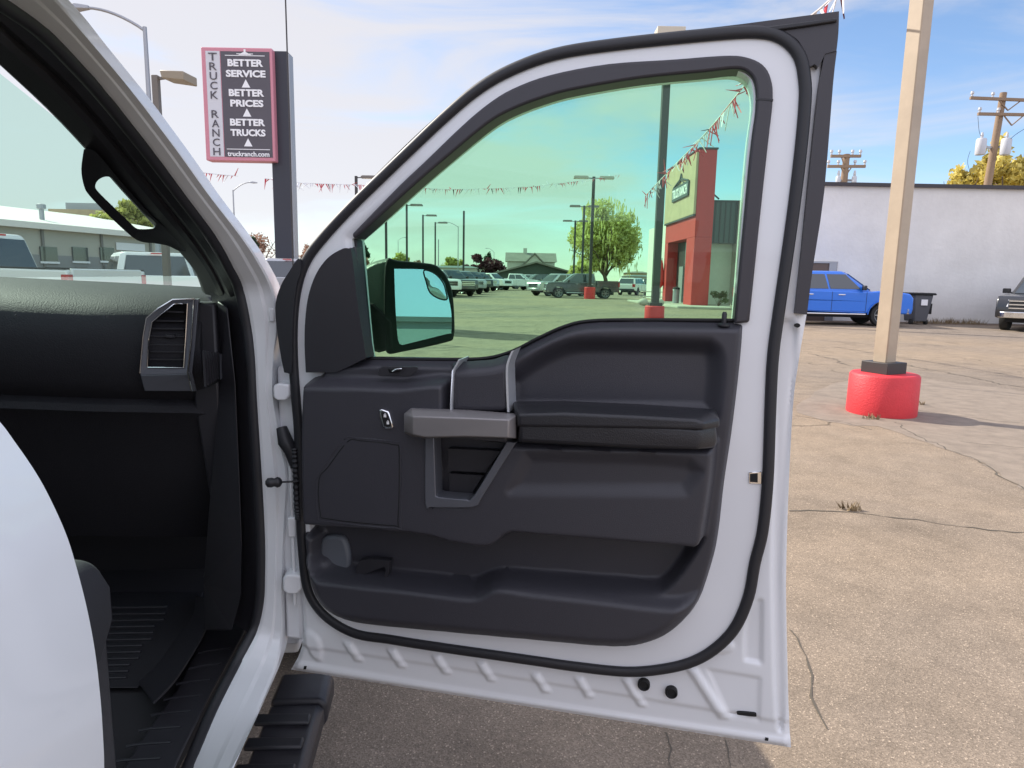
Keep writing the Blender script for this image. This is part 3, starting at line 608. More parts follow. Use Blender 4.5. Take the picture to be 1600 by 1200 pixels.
# oil stains and worn darker areas
st = nd('ShaderNodeTexNoise', Scale=.75, Detail=6., Roughness=.62, Distortion=.8); L(obj, st.inputs['Vector'])
stm = nd('ShaderNodeMapRange'); stm.inputs['From Min'].default_value = .56; stm.inputs['From Max'].default_value = .70; stm.inputs['To Min'].default_value = 1.0; stm.inputs['To Max'].default_value = .72; L(st.outputs['Fac'], stm.inputs['Value'])
mus = nd('ShaderNodeMath'); mus.operation = 'MULTIPLY'; L(mu1.outputs[0], mus.inputs[0]); L(stm.outputs[0], mus.inputs[1]); mu1 = mus
# hairline cracks
wn = nd('ShaderNodeTexNoise', Scale=1.4, Detail=4.); L(obj, wn.inputs['Vector'])
wv = nd('ShaderNodeVectorMath'); wv.operation = 'MULTIPLY_ADD'; wv.inputs[1].default_value = (.9, .9, 0); L(wn.outputs['Color'], wv.inputs[0]); L(obj, wv.inputs[2])
vc = nd('ShaderNodeTexVoronoi', Scale=.34); vc.feature = 'DISTANCE_TO_EDGE'; L(wv.outputs[0], vc.inputs['Vector'])
cm = nd('ShaderNodeMapRange'); cm.inputs['From Min'].default_value = .0; cm.inputs['From Max'].default_value = .0055; cm.inputs['To Min'].default_value = 1; cm.inputs['To Max'].default_value = 0; L(vc.outputs['Distance'], cm.inputs['Value'])
mk = nd('ShaderNodeTexNoise', Scale=.35, Detail=2.); L(obj, mk.inputs['Vector'])
mkr = nd('ShaderNodeMapRange'); mkr.inputs['From Min'].default_value = .46; mkr.inputs['From Max'].default_value = .56; L(mk.outputs['Fac'], mkr.inputs['Value'])
cmm = nd('ShaderNodeMath'); cmm.operation = 'MULTIPLY'; L(cm.outputs[0], cmm.inputs[0]); L(mkr.outputs[0], cmm.inputs[1])
inv = nd('ShaderNodeMapRange'); inv.inputs['To Min'].default_value = 1; inv.inputs['To Max'].default_value = .4; L(cmm.outputs[0], inv.inputs['Value'])
mu2 = nd('ShaderNodeMath'); mu2.operation = 'MULTIPLY'; L(mu1.outputs[0], mu2.inputs[0]); L(inv.outputs[0], mu2.inputs[1])
vs = nd('ShaderNodeVectorMath'); vs.operation = 'SCALE'; L(cr.outputs[0], vs.inputs[0]); L(mu2.outputs[0], vs.inputs['Scale'])
L(vs.outputs[0], b_.inputs['Base Color']); b_.inputs['Roughness'].default_value = .9; b_.inputs['Specular IOR Level'].default_value = .25
bp = nd('ShaderNodeBump', Strength=.4, Distance=.004); L(vo_.outputs['Distance'], bp.inputs['Height']); L(bp.outputs[0], b_.inputs['Normal'])
M_asph = m
S = 1500
g = link('ground', [(-S,-S,0),(S,-S,0),(S,S,0),(-S,S,0)], [(0,1,2,3)], M_asph); tag(g, kind='structure')
# ================================================================= vehicles
M_tyre = mat('tyre', (.02, .02, .02), .8); M_rim = mat('alloy', (.45, .46, .48), .3, metal=.8)
M_vglass = mat('car_glass', (.045, .055, .065), .05, spec=1.); M_hl = mat('headlamp', (.7, .72, .75), .15, coat=.5); M_tl = mat('tail_lamp', (.45, .02, .02), .25, coat=.5)
M_under = mat('underbody', (.015, .015, .016), .8); M_grille = mat('grille', (.02, .02, .022), .4)
M_amber = mat('amber', (.6, .2, .03), .3)
def arch(cx, r, z0, n=9): return [(cx+r*math.cos(a), max(z0, .40+r*math.sin(a))) for a in [PI-PI*k/n for k in range(n+1)]]
def vehicle(kind, paint, loc, head, label, cat, group, detail=2, lift=0., name=None):
    """built in its own frame: x forward from the rear bumper's middle, y left"""
    ex = np.array([math.cos(head), math.sin(head), 0]); ey = np.array([-math.sin(head), math.cos(head), 0])
    Lg = 5.85 if kind == 'pickup' else 4.9; org = np.array([loc[0], loc[1], 0.])-ex*Lg/2
    T = empty(name or ('parked_pickup' if kind == 'pickup' else 'parked_suv'), org, label, cat, group)
    def P(x, y, z): return org+ex*x+ey*y+ZV*(z+(lift if z > .0 else 0))
    def ppos(a, b, w): return P(a, w, b)
    Wd = 1.0
    pick = kind == 'pickup'
    wr = .40
    if pick:
        rx, fx = 1.10, 4.80; r = .50
        low = [(0.0, .52), (0.0, .80), (.04, .93), (1.86, .93), (1.86, 1.26), (4.35, 1.22), (4.6, 1.25), (5.3, 1.23), (5.68, 1.17), (5.80, 1.02), (5.82, .62), (5.78, .45)] + [(x, z) for x, z in reversed(arch(fx, r, .45))] + [(x, z) for x, z in reversed(arch(rx, r, .50))]
    else:
        rx, fx = .95, 3.90; r = .44
        low = [(0.02, .50), (-.02, .75), (.0, 1.12), (3.55, 1.10), (4.2, 1.05), (4.62, .92), (4.78, .78), (4.84, .55), (4.78, .40)] + [(x, z) for x, z in reversed(arch(fx, r, .40))] + [(x, z) for x, z in reversed(arch(rx, r, .42))]
    def bplate(nm, ol, y0, y1, m, bev, par=T, seg=2): return plate(nm, ol, min(y0, y1), max(y0, y1), m, par, pos=ppos, bevel=bev, seg=seg)
    bplate('body', low, -Wd+.02, Wd-.02, paint, .05, seg=3)
    if pick:
        side = [(0.03, .9), (0.0, 1.36), (1.84, 1.38), (1.84, .9)]
        for s in (1, -1):
            bplate('bed_side', [(0.01, .88), (0.0, 1.34), (1.83, 1.36), (1.83, .88)], s*(Wd-.02), s*(Wd-.12), paint, .03)
            b = MB(); b.bar(P(0.02, s*(Wd-.07), 1.352), P(1.82, s*(Wd-.07), 1.372), .09, .02); b.build('bed_rail', M_grille, T)
        b = MB(); b.box(P(.03, 0, 1.08), (.07, 1.74, .56), np.array([ex, ey, ZV])); b.build('tailgate', paint, T, bevel=.02)
        cabr, cabf = 1.86, 4.42; zb = 1.22; zr = 1.93
        base = (1.86, 4.45, .93, zb); roof = (2.02, 3.48, .74, zr)
    else:
        zb = 1.10; zr = 1.72; base = (.05, 3.75, .92, zb); roof = (.42, 2.75, .74, zr)
    bx0, bx1, by, bz = base; tx0, tx1, ty, tz = roof
    def gp(side, s, t, off=0.0):
        """point on greenhouse side (s along length, t up)"""
        x = (bx0+(bx1-bx0)*s)*(1-t)+(tx0+(tx1-tx0)*s)*t; y = by*(1-t)+ty*t+off; return P(x, side*y, bz+(tz-bz)*t)
    rings = []
    for t, k in ((0, 0), (.5, .02), (.88, .03), (.97, .0), (1.0, -.06)):
        y = by*(1-t)+ty*t+k; x0 = bx0*(1-t)+tx0*t + (.03 if t == 1 else 0); x1 = bx1*(1-t)+tx1*t - (.06 if t == 1 else 0); z = bz+(tz-bz)*t
        c = .10; rings.append([P(x0, -y+c, z), P(x0, y-c, z), P(x0+c, y, z), P(x1-c*1.6, y, z), P(x1, y-c*1.6, z), P(x1, -y+c*1.6, z), P(x1-c*1.6, -y, z), P(x0+c, -y, z)])
    b = MB(); b.loft(rings); b.build('cab', paint, T, smooth=35, bevel=.02)
    # glass
    def sideglass(side, s0, s1, s2, s3, nm='side_window'):
        b = MB(); q = [(s0, .12), (s1, .12), (s2, .84), (s3, .84)]
        b.loft([[gp(side, s, t, .012) for s, t in q], [gp(side, s, t, .030+.0) for s, t in q]]); b.build(nm, M_vglass, T)
    for s in (1, -1):
        if pick: sideglass(s, .07, .41, .46, .07); sideglass(s, .44, .86, .90, .50)
        else: sideglass(s, .06, .27, .26, .07); sideglass(s, .29, .55, .58, .29); sideglass(s, .57, .88, .90, .61)
    def endglass(x0, x1, yb, yt, off, nm):
        q = []
        for sy, t in ((-1, .08), (1, .08), (1, .88), (-1, .88)):
            y = (yb*(1-t)+yt*t)*sy; x = x0*(1-t)+x1*t; q.append((x, y, bz+(tz-bz)*t))
        b = MB(); b.loft([[P(x+off*.5, y, z) for x, y, z in q], [P(x+off*1.6, y, z) for x, y, z in q]]); b.build(nm, M_vglass, T, bevel=.003)
    endglass(bx1, tx1, .80, .62, .012, 'windshield'); endglass(bx0, tx0, .80, .64, -.012, 'rear_window')
    # wheels
    for x in (rx, fx):
        for s in (1, -1):
            c = P(x, s*.86, wr-lift)
            Wn = empty('wheel', c-org); Wn.parent = T
            b = MB(); b.lathe([(.27,-.13),(.385,-.13),(.40,-.10),(.40,.09),(.385,.115),(.30,.125),(.27,.11)], c, ey*s, 26); b.build('tyre', M_tyre, Wn, smooth=40)
            b = MB(); b.lathe([(.0,.02),(.25,.03),(.26,.11),(.275,.12),(.285,.11),(.27,.0)], c, ey*s, 26)
            if detail > 1:
                for k in range(6):
                    a = k*PI/3; dirv = ex*math.cos(a)+ZV*math.sin(a); b.bar(c+ey*s*.085+dirv*.03, c+ey*s*.095+dirv*.26, .07, .03)
                b.lathe([(.06,.06),(.06,.105),(.03,.11)], c, ey*s, 12)
            b.build('rim', M_rim, Wn, smooth=40)
    b = MB(); b.box(P(Lg/2, 0, .42), (Lg*.86, 1.5, .25), np.array([ex, ey, ZV])); b.build('underbody', M_under, T)
    fz = 1.0 if pick else .82; fxx = Lg-.05 if pick else 4.84
    # front
    if pick:
        b = MB(); b.box(P(5.80, 0, .90), (.06, 1.22, .34), np.array([ex, ey, ZV])); GR = b.build('grille', M_grille, T, bevel=.02)
        b = MB()
        for z in (.78, .90, 1.02): b.box(P(5.835, 0, z), (.03, 1.2, .035), np.array([ex, ey, ZV]))
        b.build('grille_bar', M_chrome, GR)
        for s in (1, -1):
            b = MB(); b.loft([[P(5.60, s*.62, .82), P(5.60, s*.97, .80), P(5.55, s*.97, 1.07), P(5.60, s*.62, 1.07)], [P(5.83, s*.62, .82), P(5.74, s*.95, .80), P(5.66, s*.95, 1.06), P(5.79, s*.62, 1.06)]]); b.build('headlight', M_hl, T, bevel=.02)
        b = MB(); b.loft([[P(x, y, z) for x, y in ((5.70,-.98),(5.86,-.80),(5.94,-.4),(5.94,.4),(5.86,.80),(5.70,.98),(5.60,.98),(5.60,-.98))] for z in (.46, .66)]); b.build('front_bumper', M_chrome if detail > 1 else paint, T, bevel=.02)
        b = MB(); b.loft([[P(x, y, z) for x, y in ((-.02,-.97),(-.12,-.85),(-.12,.85),(-.02,.97),(.08,.97),(.08,-.97))] for z in (.50, .68)]); b.build('rear_bumper', M_chrome, T, bevel=.02)
        for s in (1, -1):
            b = MB(); b.loft([[P(-.012, s*.87, z), P(-.012, s*.985, z), P(.10, s*.992, z), P(.10, s*.87, z)] for z in (.92, 1.27)]); b.build('tail_light', M_tl, T, bevel=.01)
            b = MB(); b.bar(P(1.9, s*1.0, .42), P(4.2, s*1.0, .42), .12, .05); b.build('side_step', M_chrome, T, bevel=.02)
        b = MB(); b.box(P(1.90, 0, 1.90), (.06, .26, .03), np.array([ex, ey, ZV])); b.build('brake_light', M_tl, T)
    else:
        b = MB(); b.box(P(4.80, 0, .80), (.06, 1.0, .2), np.array([ex, ey, ZV])); b.build('grille', M_grille, T, bevel=.02)
        for s in (1, -1):
            b = MB(); b.loft([[P(4.55, s*.55, .80), P(4.40, s*.94, .80), P(4.40, s*.94, .95), P(4.55, s*.55, .95)], [P(4.83, s*.55, .78), P(4.62, s*.94, .80), P(4.58, s*.93, .94), P(4.75, s*.55, .92)]]); b.build('headlight', M_hl, T, bevel=.02)
            b = MB(); b.loft([[P(-.035, s*.70, z), P(-.035, s*.96, z), P(.15, s*.99, z), P(.15, s*.70, z)] for z in (.82, 1.12)]); b.build('tail_light', M_tl, T, bevel=.01)
        b = MB(); b.box(P(4.84, 0, .52), (.10, 1.7, .18), np.array([ex, ey, ZV])); b.build('front_bumper', M_grille, T, bevel=.04)
        b = MB(); b.box(P(-.04, 0, .55), (.10, 1.8, .2), np.array([ex, ey, ZV])); b.build('rear_bumper', M_grille, T, bevel=.04)
    # seams, handles, mirrors
    zt = 1.20 if pick else 1.06
    seams = ((1.90, 3.02, 4.20) if pick else (1.05, 2.05, 3.2))
    if detail > 0:
        for s in (1, -1):
            b = MB()
            for x in seams: b.bar(P(x, s*.9815, .52), P(x, s*.9815, zt), .012, .008)
            b.bar(P(seams[0], s*.9815, .52), P(seams[-1], s*.9815, .52), .012, .008)
            b.build('door_seam', M_under, T)
            for x in ((2.12, 3.22) if pick else (1.25, 2.3)):
                b = MB(); b.bar(P(x, s*1.0, zt-.10), P(x+.24, s*1.0, zt-.10), .035, .035); b.build('door_handle', M_chrome if pick else paint, T, bevel=.01)
            b = MB(); mx_ = 4.05 if pick else 3.25; b.box(P(mx_, s*1.10, zb+.13), (.10, .24, .17), np.array([ex, ey, ZV])); b.bar(P(mx_, s*.90, zb+.06), P(mx_, s*1.04, zb+.08), .05); b.build('side_mirror', M_grille, T, bevel=.03)
            for cx in (rx, fx):
                b = MB(); pts = [P(x, s*.985, z) for x, z in arch(cx, r+.015, .42, 14)]; b.tube(pts, .022, 6)
                b.build('wheel_arch_trim', paint, T, smooth=60)
    return T
pt = {}
def paint(name, c, met=0., rough=.3): return mat('paint_'+name, c, rough, met, coat=.8)
WH = paint('white', (.78, .78, .76)); BL = paint('blue', (.015, .17, .72), .2); GY = paint('grey', (.10, .105, .115), .5); SI = paint('silver', (.42, .43, .45), .6); DK = paint('dark', (.025, .027, .032), .3); RD = paint('red', (.35, .02, .02), .2)
def at(px, py): p = G(px, py); return (p[0], p[1])
def hd(deg): return math.radians(deg)     # 0 = facing right (+X), 90 = facing away
GP = 'vehicles parked around the sales lot'
# blue truck at right: front bumper at x 1422
vehicle('pickup', BL, (11.35, 25.4), hd(-5), 'bright blue crew cab pickup parked in front of the long white wall', 'pickup truck', GP)
vehicle('pickup', DK, (19.15, 24.4), hd(222), 'black pickup with chrome grille at the right edge of the lot', 'pickup truck', GP)
# through the door window
c = at(906, 467); vehicle('pickup', GY, (c[0]+.3, c[1]+2.6), hd(183), 'dark grey pickup parked broadside beyond the lamp pole with the red base', 'pickup truck', GP)
vehicle('pickup', SI, (4.0, 60.5), hd(215), 'silver pickup half hidden behind the dark grey pickup', 'pickup truck', GP, 1)
vehicle('suv', WH, (12.2, 70), hd(62), 'white hatchback sport utility vehicle parked below the big willow tree', 'suv', GP, 1)
vehicle('suv', DK, (16.6, 84), hd(80), 'dark sport utility vehicle furthest right, just left of the tall dark pole', 'suv', GP, 1)
vehicle('suv', SI, (18.9, 86), hd(80), 'silver sport utility vehicle almost hidden behind the tall dark pole', 'suv', GP, 1)
row = [(672,455,52,WH,'white pickup nearest the side mirror in the far row'),(700,455,55,GY,'grey pickup just right of the side mirror in the far row'),(718,455,62,SI,'silver pickup second in the far row beside the mirror'),(733,454,70,DK,'black pickup third in the far row beside the mirror'),(746,454,78,SI,'silver pickup behind the black one in the far row')]
for i, (px, py, D, mt_, lb) in enumerate(row):
    p = Y(px, 440, D); vehicle('pickup', mt_, (p[0], D), hd(-52), lb, 'pickup truck', 'pickups in the far left row', 1, lift=.1)
for px, D, mt_, hh, lb in ((766, 84, WH, -40, 'white pickup facing the camera below the dark red tree'), (808, 86, WH, -12, 'white pickup in front of the low gabled building, right of the red tree'), (843, 88, DK, 200, 'dark pickup in front of the right half of the gabled building'), (826, 96, SI, 190, 'silver pickup between the white and the dark ones before the gabled building')):
    p = Y(px, 440, D); vehicle('pickup', mt_, (p[0], D), hd(hh), lb, 'pickup truck', 'pickups in front of the gabled building', 1, lift=.1)
# seen through the windshield
p = Y(120, 425, 11.2); vehicle('pickup', WH, (p[0]-2.5, 11.6), hd(176), 'white pickup nearest the windshield, its bed rails just above the dashboard', 'pickup truck', GP, 2, lift=.11)
p = Y(250, 425, 16.8); vehicle('pickup', WH, (p[0]-1.0, 18.2), hd(128), 'white crew cab pickup seen through the windshield behind the nearer bed', 'pickup truck', GP, 2)
p = Y(424, 430, 20); vehicle('pickup', SI, (p[0], 22.3), hd(93), 'silver pickup seen from behind, in the gap between pillar and open door', 'pickup truck', GP, 2)

# ---------------------------------------------------------------- lamps
M_pole = mat('dark_bronze_pole', (.055, .05, .05), .5, metal=.3); M_beige = mat('beige_pole_paint', (.42, .335, .245), .5, var=.12, vscale=2); M_base = mat('red_concrete_paint', (.62, .035, .045), .55, var=.12, vscale=3, bump=.5, bscale=60); M_gal = mat('galvanized', (.35, .36, .38), .45, metal=.5); M_lens = mat('lamp_lens', (.7, .7, .66), .4); M_fix = mat('fixture_bronze', (.16, .14, .12), .5)
LG = 'lamp poles around the lot'
def lot_lamp(px, D, h, label, wd=.13, m=None, heads=((1, .9),), base=True, hm=None, bm_=None, group=LG, tilt=(0, 0), by=None, bd=.36, bh=.52):
    p = Y(px, 440, D) if by is None else G(px, by); x, y = p[0], p[1]; m = m or M_pole
    T = empty('lamp_pole', (x, y, 0), label, 'lamp pole', group)
    b0 = bh if base else 0
    if base:
        b = MB(); b.lathe([(bd, 0), (bd+.005, .02), (bd, bh-.03), (bd-.03, bh)], (x, y, 0), ZV, 40); b.build('concrete_base', bm_ or M_base, T, smooth=40)
        b = MB(); b.box((x, y, bh+.06), (wd*1.75, wd*1.75, .12)); b.build('base_collar', M_pole, T, bevel=.008)
    b = MB(); b.box((x, y, (h+b0)/2), (wd, wd, h-b0)); b.build('pole', m, T, bevel=.012, seg=2)
    for sgn, L in heads:
        b = MB(); b.bar((x+sgn*wd/2, y, h-.12), (x+sgn*(wd/2+.35), y, h-.10), .07, .07); b.build('arm', m, T)
        b = MB(); c = x+sgn*(wd/2+.30+L/2); hl = L/2
        b.loft([[(c-hl, y-.22, h-.16), (c+hl, y-.22, h-.16), (c+hl, y+.22, h-.16), (c-hl, y+.22, h-.16)], [(c-hl, y-.22, h-.02), (c+hl, y-.22, h-.02), (c+hl, y+.22, h-.02), (c-hl, y+.22, h-.02)], [(c-hl*.85, y-.17, h+.05), (c+hl*.85, y-.17, h+.05), (c+hl*.85, y+.17, h+.05), (c-hl*.85, y+.17, h+.05)]])
        HD = b.build('lamp_head', hm or M_fix, T, bevel=.01); b = MB(); b.box((c, y, h-.165), (L*.8, .34, .02)); b.build('lens', M_lens, HD)
    return T
# beige pole with red base, close at right (square, turned a little so that two faces show)
p = G(1375, 640); bx_, by_ = 4.42, 7.75
p = G(1376, 645); px0, py0 = p[0], p[1]
T = empty('lamp_pole', (px0, py0, 0), 'beige square lamp pole on a round red base, nearest on the right', 'lamp pole', LG)
b = MB(); b.lathe([(.362, 0), (.366, .03), (.362, .44), (.345, .463), (.33, .468)], (px0, py0, 0), ZV, 56); b.build('concrete_base', M_base, T, smooth=40)
ca, sa = math.cos(math.radians(26)), math.sin(math.radians(26)); axr = np.array([[ca, sa, 0], [-sa, ca, 0], [0, 0, 1.]])
b = MB(); b.box((px0-.02, py0, .53), (.33, .33, .13), axr); b.build('base_collar', M_pole, T, bevel=.006)
b = MB(); b.box((px0-.02, py0, 4.9), (.168, .168, 8.7), axr); b.build('pole', M_beige, T, bevel=.012)
b = MB(); b.box(np.array([px0-.02, py0, 1.0])+axr[0]*.09, (.012, .09, .16), axr); b.build('hand_hole_cover', M_beige, T, bevel=.002)
for s in (1,):
    b = MB(); b.box((px0+.7, py0-.5, 9.2), (.8, .4, .2)); b.build('lamp_head', M_fix, T, bevel=.02)
# tall dark pole with beige lamp box
T = lot_lamp(1022, 25.3, Y(1036, 44, 25.2)[2]-.05, 'tall dark lamp pole with red base beside the red storefront portal', .27, None, (), True, by=499, bd=.37)
x, y = T.location[0], T.location[1]
for s in (1,):
    b = MB(); b.box((x+.02, y-.1, Y(1036, 40, 25.2)[2]), (1.0, .6, .34)); b.build('lamp_head', mat('lamp_box_cream', (.55, .5, .4), .5), T, bevel=.02)
lot_lamp(921, 52, 9.1, 'double headed lamp pole with a red base beside the dark grey pickup', .22, None, ((1, 1.1), (-1, 1.1)), True, hm=mat('fixture_pale', (.35, .32, .27), .5), by=467, bd=.42, bh=.9)
lot_lamp(909, 72, 9.0, 'double headed lamp pole, middle one of three left of the willow', .22, None, ((1, 1.1), (-1, 1.1)), False)
lot_lamp(896, 90, 9.0, 'double headed lamp pole, furthest of three left of the willow', .24, None, ((1, 1.2), (-1, 1.2)), False)
lot_lamp(559, 54, 9.0, 'lamp pole whose head shows just left of the door frame', .2, None, ((1, 1.5),), False)
lot_lamp(604, 62, 9.6, 'plain pole rising behind the slanted door frame above the mirror', .2, None, (), False)
lot_lamp(636, 74, 9.0, 'single headed lamp pole nearest above the side mirror', .2, None, ((1, 1.3),), False)
lot_lamp(661, 86, 9.0, 'single headed lamp pole, second to the right above the side mirror', .2, None, ((1, 1.3),), False)
lot_lamp(680, 97, 9.0, 'single headed lamp pole, third to the right above the side mirror', .2, None, ((1, 1.3),), False)
lot_lamp(724, 80, 9.0, 'slim dark flag pole without a lamp left of the dark red tree', .22, None, (), False)
lot_lamp(685, 150, 9.5, 'faint far plain pole between lamp pole and street lamp', .2, M_gal, (), False)
# box lamp at upper left
p = Y(243, 118, 15); T = empty('lamp_pole', (p[0], 15, 0), 'brown square lamp pole with a box head, beside the tall curved street lamp', 'lamp pole', LG)
b = MB(); b.box((p[0], 15, p[2]/2), (.13, .13, p[2])); b.build('pole', M_fix, T, bevel=.01)
b = MB(); b.bar((p[0], 15, p[2]-.07), (p[0]+.22, 15, p[2]-.04), .05); b.build('arm', M_fix, T)
b = MB(); z = p[2]; b.loft([[(p[0]+.22, 14.8, z-.10), (p[0]+.72, 14.7, z-.16), (p[0]+.78, 15.2, z-.16), (p[0]+.28, 15.2, z-.10)], [(p[0]+.18, 14.8, z+.06), (p[0]+.72, 14.7, z+.02), (p[0]+.78, 15.2, z+.02), (p[0]+.22, 15.2, z+.06)]]); HD = b.build('lamp_head', mat('lamp_head_tan', (.3, .25, .18), .5), T, bevel=.02)
def cobra(px, py, D, tipx, tipy, label, r=.09):
    p = Y(px, py, D); q = Y(tipx, tipy, D); T = empty('street_lamp', (p[0], D, 0), label, 'street lamp', 'curved arm street lamps')
    b = MB(); b.tube([(p[0], D, 0), (p[0], D, p[2])], [r, r*.6], 10); b.build('pole', M_gal, T, smooth=60)
    b = MB(); pts = []; dx = q[0]-p[0]; dz = q[2]-p[2]
    for k in range(9):
        t = k/8; pts.append((p[0]+dx*t, D, p[2]-.1+(dz+.1)*math.sin(t*PI/2)**.9))
    b.tube(pts, r*.45, 8); b.build('arm', M_gal, T, smooth=60)
    s = 1 if dx > 0 else -1
    b = MB(); b.loft([[(q[0]-s*.1, D+y_, q[2]+z_) for y_, z_ in ((-.06, -.04), (.06, -.04), (.06, .05), (-.06, .05))], [(q[0]+s*.25, D+y_, q[2]+z_) for y_, z_ in ((-.15, -.07), (.15, -.07), (.13, .08), (-.13, .08))], [(q[0]+s*.6, D+y_, q[2]+z_) for y_, z_ in ((-.08, -.05), (.08, -.05), (.06, .02), (-.06, .02))]]); b.build('lamp_head', M_gal, T, bevel=.02)
cobra(226, 42, 20, 134, 12, 'tall curved street lamp at the upper left above the white pillar')
cobra(364, 297, 60, 391, 285, 'small far street lamp seen between the pillar and the sign')
cobra(716, 354, 105, 697, 347, 'pale curved street lamp right of the lamp poles above the mirror')
cobra(622, 375, 150, 632, 371, 'very faint far street lamp above the mirror')
cobra(772, 394, 170, 762, 388, 'tiny far street lamp left of the gabled house')
# red pennant colours
M_pr = mat('pennant_red', (.55, .03, .05), .5); M_pw = mat('pennant_white', (.75, .75, .78), .5); M_pb = mat('pennant_dark', (.10, .03, .04), .5)
def pennants(ctrl, label, fl=.28, gap=.14, sag=0):
    P_ = [Y(x, y, D) for x, y, D in ctrl]; P_ = [tuple(p) for p in P_]
    pts = []
    for i in range(len(P_)-1):
        a = np.array(P_[i]); c = np.array(P_[i+1]); n = max(2, int(np.linalg.norm(c-a)/gap))
        for k in range(n): t = k/n; pts.append(a+(c-a)*t)
    pts.append(np.array(P_[-1])); mid = pts[len(pts)//2]
    T = empty('pennant_string', (mid[0], mid[1], 0), label, 'pennant string', 'strings of plastic pennants')
    b = MB(); b.tube(pts[::4]+[pts[-1]], .012, 5); b.build('cord', M_pw, T)
    rest = MB(); items = []
    for i in range(len(pts)-1):
        a, c = pts[i], pts[i+1]; d = (c-a)/np.linalg.norm(c-a); ang = random.gauss(0, .9); f = fl*random.uniform(.5, 1.45)
        dn = -ZV*math.cos(ang)+np.cross(d, ZV)*math.sin(ang)*.8+d*random.uniform(-.9, .9); k = (i//9) % 2; k = k if random.random() < .75 else random.choice((0, 1, 2))
        w_ = np.cross(d, dn)*.012; items.append((np.linalg.norm(a), k, [a, a+d*gap*.55, a+d*gap*.3+dn*f, a+w_, a+d*gap*.55+w_, a+d*gap*.4+dn*f+w_]))
    items.sort(key=lambda t: t[0]); FF = [(0,1,2),(5,4,3),(0,3,4,1),(1,4,5,2),(2,5,3,0)]; MM = (M_pr, M_pw, M_pb)
    for j, (dist, k, V) in enumerate(items):
        if j < 100: link('pennant', V, FF, MM[k], T)
        else: rest.add(V, FF, k)
    if rest.v:
        o = rest.build('pennants', M_pr, T, mats=[M_pw, M_pb]); o['kind'] = 'stuff'
pennants([(318,270,26),(345,273,27),(369,275,28)], 'short faded pennant string left of the sign pole')
pennants([(414,279,28),(470,286,30),(560,289,35),(640,293,40),(700,296,44),(760,295,46),(830,292,48),(880,286,50),(925,280,51.5),(970,273,54)], 'long pennant string running from the sign pole to the double headed lamp pole', .34, .18)
pennants([(1008,306,18.5),(1030,283,17),(1060,252,15.5),(1090,222,14),(1120,188,12.5),(1150,150,11),(1180,112,10),(1240,45,9),(1306,-6,8.2),(1340,-60,7.5)], 'red and white pennant string climbing towards the beige lamp pole', .26, .10)
# thin cable beside the sign
p = Y(452, 200, 17); o = MB(); o.tube([(p[0]-.02, 17, 0), (p[0]+.01, 17, 5), (p[0]-.01, 17, 12)], .018, 8); tag(o.build('guy_cable', M_pole, None), 'thin dark upright cable rising along the edge of the sign pole', 'cable')
# ---------------------------------------------------------------- roadside sign
def text_mesh(s, size, font_w=1.0, ext=.0, align='CENTER', bold=.0):
    cu = bpy.data.curves.new('t', 'FONT'); cu.body = s; cu.size = size; cu.align_x = align; cu.align_y = 'CENTER'; cu.extrude = ext; cu.offset = bold; cu.resolution_u = 3
    o = bpy.data.objects.new('t', cu); COL.objects.link(o); dg = bpy.context.evaluated_depsgraph_get(); me = bpy.data.meshes.new_from_object(o.evaluated_get(dg)); bpy.data.objects.remove(o)
    V = np.array([tuple(v.co) for v in me.vertices])*np.array([font_w, 1, 1]); F = [tuple(p.vertices) for p in me.polygons]; bpy.data.meshes.remove(me); return V, F
def place_text(mb, s, size, c, ux, uz, nrm, fit=None, ext=.01, bold=0.0, fith=None):
    V, F = text_mesh(s, size, 1, ext, bold=bold)
    if fit: V[:, 0] *= fit/(V[:, 0].max()-V[:, 0].min())
    if fith: V[:, 1] *= fith/(V[:, 1].max()-V[:, 1].min())
    V[:, 0] -= (V[:, 0].max()+V[:, 0].min())/2; V[:, 1] -= (V[:, 1].max()+V[:, 1].min())/2
    c = np.array(c, float); mb.add([c+ux*a+uz*b_+nrm*(d+.005) for a, b_, d in V], F)
SD = 22.
M_sgp = mat('sign_pole', (.03, .032, .045), .5); M_pink = mat('sign_frame_pinkred', (.60, .24, .30), .45); M_sgk = mat('sign_face_dark', (.085, .075, .09), .4); M_sgw = mat('sign_strip_white', (.62, .62, .66), .45); M_let = mat('sign_lettering', (.85, .85, .87), .45)
tl = Y(318, 78, SD); trr = Y(429, 78, SD); bl_ = Y(328, 253, SD); brr = Y(434, 254, SD)
ux = np.array([1., 0, 0]); uz = ZV; nrm = np.array([0, -1., 0])
cx = (tl[0]+trr[0]+bl_[0]+brr[0])/4; SW = ((trr[0]-tl[0])+(brr[0]-bl_[0]))/2; zt = (tl[2]+trr[2])/2; zb_ = (bl_[2]+brr[2])/2; SH = zt-zb_; cz = (zt+zb_)/2
T = empty('roadside_sign', (cx+SW/2+.2, SD, 0), 'tall dealership sign with pink frame, dark face and white slogans on a dark square pole', 'sign')
pc0 = Y(426, 300, SD)[0]; pc1 = Y(455, 300, SD)[0]
b = MB(); b.box(((pc0+pc1)/2, SD+.25, (zt+.0)/2), (pc1-pc0, .45, zt)); b.build('pole', M_sgp, T, bevel=.015)
b = MB(); b.box((pc1+.02, SD+.25, (zt-.05)/2), (.04, .38, zt-.05)); b.build('pole_flange', M_gal, T)
b = MB(); b.box((cx, SD-.02, cz), (SW, .42, SH)); b.build('frame', M_pink, T, bevel=.03, seg=3)
f = SD-.235
def sp_(u, v): return np.array([cx-SW/2+u*SW, f, zt-v*SH])       # u,v in 0..1 on the face
